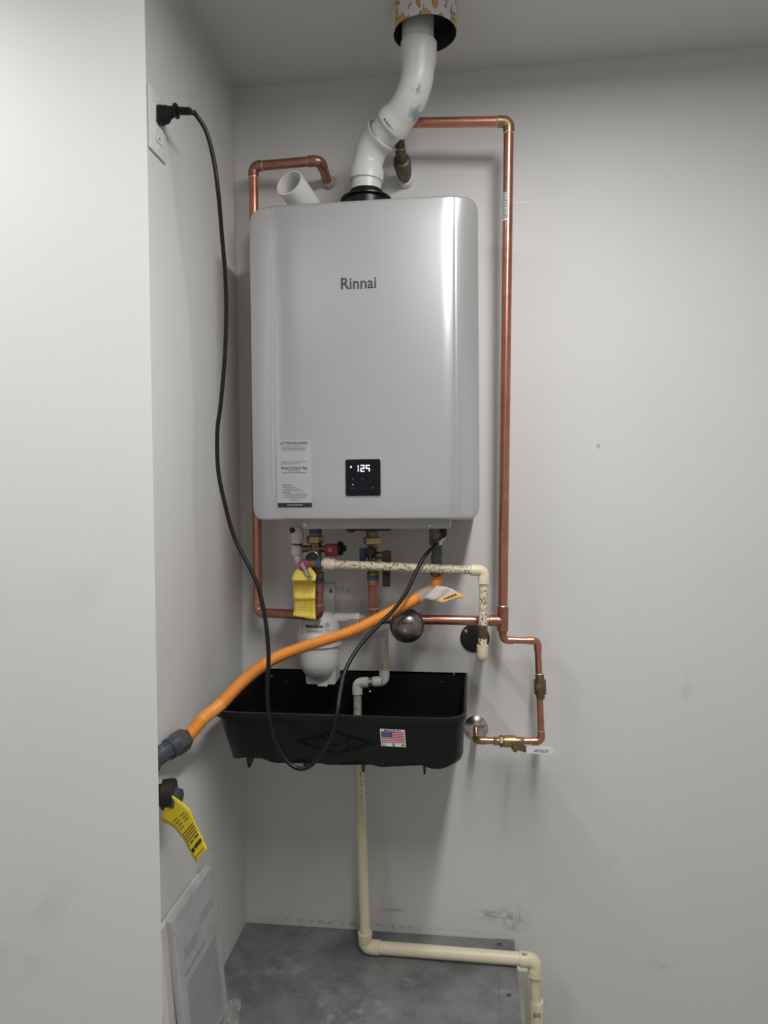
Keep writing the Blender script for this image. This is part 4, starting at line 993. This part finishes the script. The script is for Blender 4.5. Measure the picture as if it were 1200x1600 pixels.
levels = [  # inset left, right, front, z, wavy, corner radius
    (.003, .003, .003, PZT - .004, 0, .045), (0, 0, 0, PZT, 0, .045), (-.012, -.004, -.008, PZT + .0005, 0, .05), (-.013, -.005, -.009, PZT - .004, 0, .05), (-.012, -.004, -.008, PZT - .013, 0, .05), (-.0025, -.001, -.003, PZT - .014, 0, .045),
    (.002, .001, .001, PZT - .03, 0, .045), (.017, .003, .012, zbt + .016, .4, .045), (.021, .006, .016, zbt + .004, 1, .042), (.030, .014, .026, zbt, 1, .035)]
bm = B(); rings = []
for il, ir, if_, z, wv, cr_ in levels:
    rings.append([bm.verts.new((x, y, z + wv * (wave(x) if y < -.2 else 0))) for x, y in prect(PXL + il, PXR - ir, PYF + if_, -.001, cr_)])
for A, Bq in zip(rings, rings[1:]):
    nq = len(A)
    for i in range(nq): bm.faces.new((A[i], A[(i + 1) % nq], Bq[(i + 1) % nq], Bq[i]))
bm.faces.new(rings[-1])
inner = [(.003, .003, .003, PZT - .004, .045), (.006, .006, .006, PZT - .03, .045), (.022, .010, .018, zbt + .016, .042), (.034, .02, .030, zbt + .006, .035)]
prev = rings[0]
for il, ir, if_, z, cr_ in inner[1:]:
    cur = [bm.verts.new((x, y, z)) for x, y in prect(PXL + il, PXR - ir, PYF + if_, -.006, cr_)]
    nq = len(cur)
    for i in range(nq): bm.faces.new((prev[i], prev[(i + 1) % nq], cur[(i + 1) % nq], cur[i]))
    prev = cur
bm.faces.new(prev)
obj('pan_shell', bm, M['black_plastic'], t, angle=45)
for px in (388, 476, 567, 663):
    x = p(px, 1186, -.32).x; mm = Matrix(((0, 1, 0, x), (1, 0, 0, 0), (0, 0, 1, 0), (0, 0, 0, 1)))
    bm = B(); prism(bm, [(-.328, zbt + .006), (-.318, zbt - .023), (-.310, zbt - .024), (-.225, zbt + .006)], mm, -.002, .002); obj('gusset', bm, M['black_plastic'], t, smooth=False)
for px, py in ((424, 1057), (709, 1054), (447, 1066), (690, 1066)):
    screw(t, p(px, py, -.007), -Y3, .004 if py < 1060 else .0022, M['dark_steel'])
for cx_ in (.16, .30, .44): bm = B(); ring(bm, V((cx_, -.20, zbt + .007)), Z3, .06, .003, 40); obj('embossed_ring', bm, M['black_plastic'], t)
# front wall frame: points at height z
def pf(x, z):
    k_ = (PZT - .03 - z) / (PZT - .03 - (zbt + .016)); return V((x, PYF + .001 + .011 * k_, z))
upv = (pf(0, .63) - pf(0, .57)).normalized()
dcx = p(523, 1161, -.347); mmp = axes(pf(dcx.x, dcx.z), X3, upv)
k = (p(600, 1150, -.347) - p(500, 1150, -.347)).length / 100
bm = B()
def bar(bm, A, Bq, wd, mm, y0, y1):
    A, Bq = V(A), V(Bq); d = (Bq - A).normalized(); n_ = V((-d.y, d.x)) * wd / 2; A -= d * wd * .3; Bq += d * wd * .3
    prism(bm, [tuple(A - n_), tuple(Bq - n_), tuple(Bq + n_), tuple(A + n_)], mm, y0, y1)
for sc in (1.0, .84):
    cs = [(-62 * k * sc, 0), (0, 21.5 * k * sc), (62 * k * sc, 0), (0, -21 * k * sc)]
    for i in range(4): bar(bm, cs[i], cs[(i + 1) % 4], 1.4 * k, mmp, -.0018, .001)
obj('embossed_diamond', bm, M['black_plastic'], t, smooth=False)
text('embossed_lettering', 'DMC', 23 * k, mmp @ Matrix.Translation((2 * k, -.0008, -.5 * k)), M['black_plastic'], t, ext=.0009, bold=.0004, sx=1.35)
# flag sticker
fcn = p(613.5, 1153.5, -.350); mmf = axes(pf(fcn.x, fcn.z) + V((0, -.0012, 0)), V((1, 0, -.015)), upv)
bm = B(); prism(bm, [(-19.5 * k, 14.5 * k), (18.5 * k, 14.3 * k), (20.3 * k, -14 * k), (-17.8 * k, -14 * k)], mmf, -.0004, .0012); fs = obj('flag_sticker', bm, M['paper'], t, smooth=False, label='small white sticker with a striped flag')
for i in range(7):
    z = 10.6 - i * 2.75; x0 = -18 + (10.6 - z) * .06; bm = B(); prism(bm, [(x0 * k, z * k), ((17.8 + i * .12) * k, z * k), ((17.9 + i * .12) * k, (z - 1.45) * k), ((x0 + .1) * k, (z - 1.45) * k)], mmf, -.0007, -.0003); obj('red_stripe', bm, M['flag_red'], fs, smooth=False)
bm = B(); prism(bm, [(-18.1 * k, 10.8 * k), (-1 * k, 10.8 * k), (-.6 * k, .9 * k), (-17.5 * k, .9 * k)], mmf, -.0009, -.0003); obj('blue_canton', bm, M['flag_blue'], fs, smooth=False)
bm = B()
for r_ in range(5):
    for c_ in range(6 - r_ % 2): x, z = -16.4 + c_ * 2.7 + (r_ % 2) * 1.35, 9.6 - r_ * 1.85; prism(bm, [(x * k + .0005 * math.cos(a), z * k + .0005 * math.sin(a)) for a in (math.pi * 2 * i / 5 + .3 for i in range(5))], mmf, -.0011, -.0008)
obj('stars', bm, M['paper'], fs, smooth=False, kind='stuff')
text('sticker_lettering', 'MADE IN', 4.4 * k, mmf @ Matrix.Translation((0, -.0005, 12.6 * k)), M['ink'], fs, ext=.0002, sx=1.5, bold=.0001)
for s, x in (('U.', -13), ('S.', 2), ('A', 16)): text('sticker_lettering', s, 6.2 * k, mmf @ Matrix.Translation((x * k, -.0005, -11 * k)), M['ink'], fs, ext=.0002, sx=1.35, bold=.0001)

# ------------------------------------------------------------------ cream pan drain pipe
yW = -.092
w0 = V((p(560, 1200, yW).x, yW, zbt + .004)); w1 = p(571, 1479, yW); w2 = p(836, 1500, -.100); w3 = V((w2.x + .004, -.100, FZ + .002))
t = thing('pan_drain_pipe', 'cream plastic drain pipe dropping from pan and crossing the platform', 'plastic pipe', w1)
rW = .0125
pipe(t, w0, w1 + Z3 * .02, rW, M['cream']); elbow(t, w0, w1, w2, rW * 1.06, M['cream'], 1.05, 1.6, 1.27, lip=True)
dw_ = (w2 - w1).normalized(); bm = B(); sweep(bm, [w1 + dw_ * .02, w2 - dw_ * .02], rW * 1.16, 20); obj('pipe', bm, M['cream'], t)
elbow(t, w1, w2, w3, rW * 1.06, M['cream'], 1.05, 1.6, 1.27, lip=True)
pipe(t, w2 - Z3 * .02, w3, rW, M['cream'])
q = p(841, 1563, -.1); bm = B(); lathe(bm, [(0, rW * 1.22), (.002, rW * 1.3), (.07, rW * 1.26)], V((w2.x + .003, -.1, q.z)), -Z3, 22); cp = obj('coupling', bm, M['cream'], t)
def barcode(o, xd, ud, w_, h, n, parent):
    mm = axes(o, xd, ud); bm = B(); x = -w_ / 2
    for i in range(n): s = w_ / n; quad(bm, mm, x, -h / 2, x + s * random.uniform(.35, .8), h / 2, 0); x += s
    obj('barcode', bm, M['ink_grey'], parent, smooth=False)
barcode(V((w2.x + .003, -.1 - rW * 1.29, q.z - .024)), X3, Z3, .016, .011, 7, cp)
barcode(w2 - dw_ * .024 + V((0, -.008, .0148)), X3, V((0, .5, .5)), .012, .009, 5, cp)
bm = B()
xm = w0.x + .006
z = zbt - .02
while z > .12:
    s = random.uniform(.003, .009); quad(bm, axes(V((xm + (zbt - z) * .012, yW - rW * .93, z)), X3, Z3), -.0012, -s / 2, .0012, s / 2, 0); z -= s + random.uniform(.003, .006)
obj('printed_line', bm, M['brown_ink'], t, smooth=False, kind='stuff', label='brown printed line along the pipe')

# ------------------------------------------------------------------ wall outlet and power cord
oz = 1.784; oy = -.461
t = thing('wall_outlet', 'white duplex wall outlet with a black plug in its upper socket', 'outlet', (0, oy, oz))
bm = B(); box(bm, (.0002, oy - .035, oz - .057), (.0058, oy + .035, oz + .057), .0025, 2); obj('cover_plate', bm, M['white_plastic'], t)
mmo = axes(V((.0058, oy, oz)), Y3, Z3)
for s in (1, -1):
    bm = B(); mmr = axes(V((.0060, oy, oz + s * .0195)), Y3, Z3); prism(bm, rrect(.034, .029, .008), mmr, -.0018, .003); rc = obj('receptacle', bm, M['white_plastic'], t)
    for dy_, hh in ((-.0065, .0085), (.0065, .007)):
        bm = B(); quad(bm, mmr, dy_ - .0012, .001, dy_ + .0012, .001 + hh, -.0019); obj('slot', bm, M['carton'], rc, smooth=False)
    bm = B(); lathe(bm, [(0, .0024), (.0004, .0024)], V((.0079, oy, oz + s * .0195 - .007)), X3, 12); obj('ground_hole', bm, M['ink_grey'], rc)
for s in (1, -1): screw(t, V((.006, oy, oz + s * .0445)), X3, .0035, M['white_plastic'])
pz = p(262, 172, y=oy).z; pz = oz + .0195
t = thing('power_cord', 'black power cord looping from outlet down to heater underside', 'cord', (.01, oy, pz))
mmk = axes(V((.008, oy, pz)), Y3, Z3)
def loft(bm, secs):
    R_ = []
    for x, w_, h, zc_, r_ in secs: R_.append([bm.verts.new((x, oy + a, pz + zc_ + b_)) for a, b_ in rrect(w_, h, r_, 4)])
    for A, Bq in zip(R_, R_[1:]):
        nq = len(A)
        for i in range(nq): bm.faces.new((A[i], A[(i + 1) % nq], Bq[(i + 1) % nq], Bq[i]))
    bm.faces.new(R_[0]); bm.faces.new(R_[-1])
bm = B(); loft(bm, [(.0078, .026, .034, -.003, .009), (.014, .026, .034, -.003, .009), (.0142, .025, .032, -.003, .009), (.023, .024, .030, -.002, .009), (.029, .020, .021, .001, .008), (.038, .018, .017, .003, .007), (.0385, .024, .025, .003, .009), (.0425, .024, .025, .003, .009), (.043, .014, .014, .003, .006)])
pg = obj('plug', bm, M['black_rubber'], t)
sr = V((.043, oy, pz + .003)); bm = B(); prof = [(0, .0068)]
for i in range(5): prof += [(.002 + i * .0045, .0072), (.0045 + i * .0045, .0070), (.005 + i * .0045, .0058), (.006 + i * .0045, .0058)]
lathe(bm, prof + [(.026, .0052)], sr, V((1, .12, -.03)), 16); obj('strain_relief', bm, M['black_rubber'], pg)
cp_ = [sr + V((.012, .001, 0)), sr + V((.028, .005, -.003)), p(305, 178, -.44), p(322, 205, -.425), p(334, 250, -.41), p(342, 310, -.395), p(347, 370, -.37), p(352, 430, -.35), p(353.5, 490, -.34), p(351, 560, -.335), p(345, 630, -.335), p(339.5, 675, -.335), p(341, 735, -.335), p(352, 790, -.335), p(367, 842, -.335), p(391, 889, -.34), p(404, 920, -.345), p(414, 965, -.355), p(419.5, 1020, -.37), p(418, 1075, -.378), p(420, 1115, -.384), p(428, 1150, -.388), p(443, 1182, -.392), p(461, 1199, -.394), p(480, 1199, -.394), p(500, 1181, -.392), p(518, 1150, -.388), p(527, 1115, -.383), p(532, 1080, -.36), p(540, 1047, -.33), p(560, 1012, -.295), p(590, 978, -.265), p(615, 953, -.245), p(634, 927, -.23), p(648, 898, -.215), p(663, 870, -.195), p(676, 856, -.175), p(683, 850, -.16)]
bm = B(); sweep(bm, smooth_path(cp_, 8), .0043, 14); obj('cable', bm, M['black_rubber'], t)
bm = B(); lathe(bm, [(0, .0052), (.006, .0065), (.012, .007)], cp_[-1], (cp_[-1] - cp_[-2]), 14); obj('cable_gland', bm, M['steel'], t, label='crinkled metal sleeve')
bm = B(); sweep(bm, smooth_path([p(683, 850, -.16), p(690, 843, -.15), p(694, 837, -.14), V((p(693, 830, -.13).x, -.13, HZ0 + .002))], 8), .0042, 12); obj('cable_tail', bm, M['steel'], t, label='crinkled metal sleeve end')

# ------------------------------------------------------------------ manuals leaning against the left wall
def leaning(name, label, x0b, x0t, y0, y1, h, th, mats, sleeve=True, zskew=0.0):
    t = thing(name, label, 'booklet', ((x0b + x0t) / 2, (y0 + y1) / 2, 0.0))
    upd_ = V((x0t - x0b, 0, math.sqrt(h * h - (x0t - x0b) ** 2))).normalized(); mm = axes(V((x0b, y0, .001)), Y3, upd_)
    w_ = y1 - y0
    # local x along wall, local z up the lean, local y = into the wall (negative = face)
    bm = B(); uvl = bm.loops.layers.uv.new('UVMap')
    box(bm, (0, .0, 0), (w_, th, h), .002, 1, mm)
    inv = mm.inverted()
    for f_ in bm.faces:
        for lp in f_.loops: q = inv @ lp.vert.co; lp[uvl].uv = (q.x / w_, q.z / h)
    bk = obj('booklet', bm, mats[0], t, smooth=False)
    return t, mm, w_, h, bk
t, mm, w_, h, bk = leaning('owner_manual', 'printed white booklet in clear plastic leaning against the left wall', .056, .024, -.50, -.298, .308, .016, (M['page_print'],))
bm = B()
for i in range(3): quad(bm, mm, w_ * .55, h * (.80 - i * .022), w_ * .9, h * (.805 - i * .022), 0); quad(bm, mm, w_ * .15, h * (.74 - i * .022), w_ * .45, h * (.745 - i * .022), 0)
for i in range(2): quad(bm, mm, w_ * .1, h * (.62 - i * .014), w_ * .62, h * (.624 - i * .014), 0)
obj('heading_print', bm, M['ink_grey'], bk, smooth=False, kind='stuff')
# rumpled bag: slightly larger skin with folds
bm = B(); nx, nz = 18, 24; G = []
for j in range(nz + 1):
    row = []
    for i in range(nx + 1):
        u, v_ = i / nx, j / nz
        d = -.004 - .0035 * math.sin(7 * u + 9 * v_) * math.sin(11 * v_ - 4 * u) - .003 * random.random()
        if i in (0, nx) or j in (0, nz): d = .004 if j != 0 else -.001
        row.append(bm.verts.new(mm @ V((-.010 + (w_ + .020) * u, d, .001 + (h + .022) * v_))))
    G.append(row)
for j in range(nz):
    for i in range(nx): bm.faces.new((G[j][i], G[j][i + 1], G[j + 1][i + 1], G[j + 1][i]))
bg = obj('plastic_bag', bm, M['clear'], t, angle=60, label='clear crinkled plastic bag')
bm = B(); sweep(bm, [mm @ V((-.006, -.003, h * .985)), mm @ V((-.002, -.005, h * .94)), mm @ V((.004, -.008, h * .9)), mm @ V((.012, -.007, h * .865))], [.001, .002, .0018, .0008], 8); sweep(bm, [mm @ V((-.008, -.001, h * 1.01)), mm @ V((w_ * .5, -.002, h * 1.03)), mm @ V((w_ + .006, -.001, h * 1.045))], .0012, 8); obj('bag_fold', bm, M['clear'], bg)
bm = B(); G = []
ca, cb2, cc, cd = p(349, 1566, z=.004), p(377, 1560, z=.004), p(372, 1612, z=.004), p(338, 1612, z=.004)
for j in range(9):
    G.append([bm.verts.new(ca.lerp(cb2, i / 8).lerp(cd.lerp(cc, i / 8), j / 8) + V((0, 0, random.uniform(0, .011) * math.sin(math.pi * i / 8)))) for i in range(9)])
for j in range(8):
    for i in range(8): bm.faces.new((G[j][i], G[j][i + 1], G[j + 1][i + 1], G[j + 1][i]))
obj('bag_flap', bm, M['clear_sleeve'], bg, smooth=False)
t2, mm2, w2_, h2_, bk2 = leaning('folded_booklet', 'pale card booklet wedged between wall and plastic wrapped manual', .034, .012, -.545, -.33, .305, .010, (M['carton'],))
bm = B(); box(bm, (-.001, -.0008, .002), (.02, .0, h2_ - .01), 0, 1, mm2); obj('spine', bm, M['paper'], t2, smooth=False)
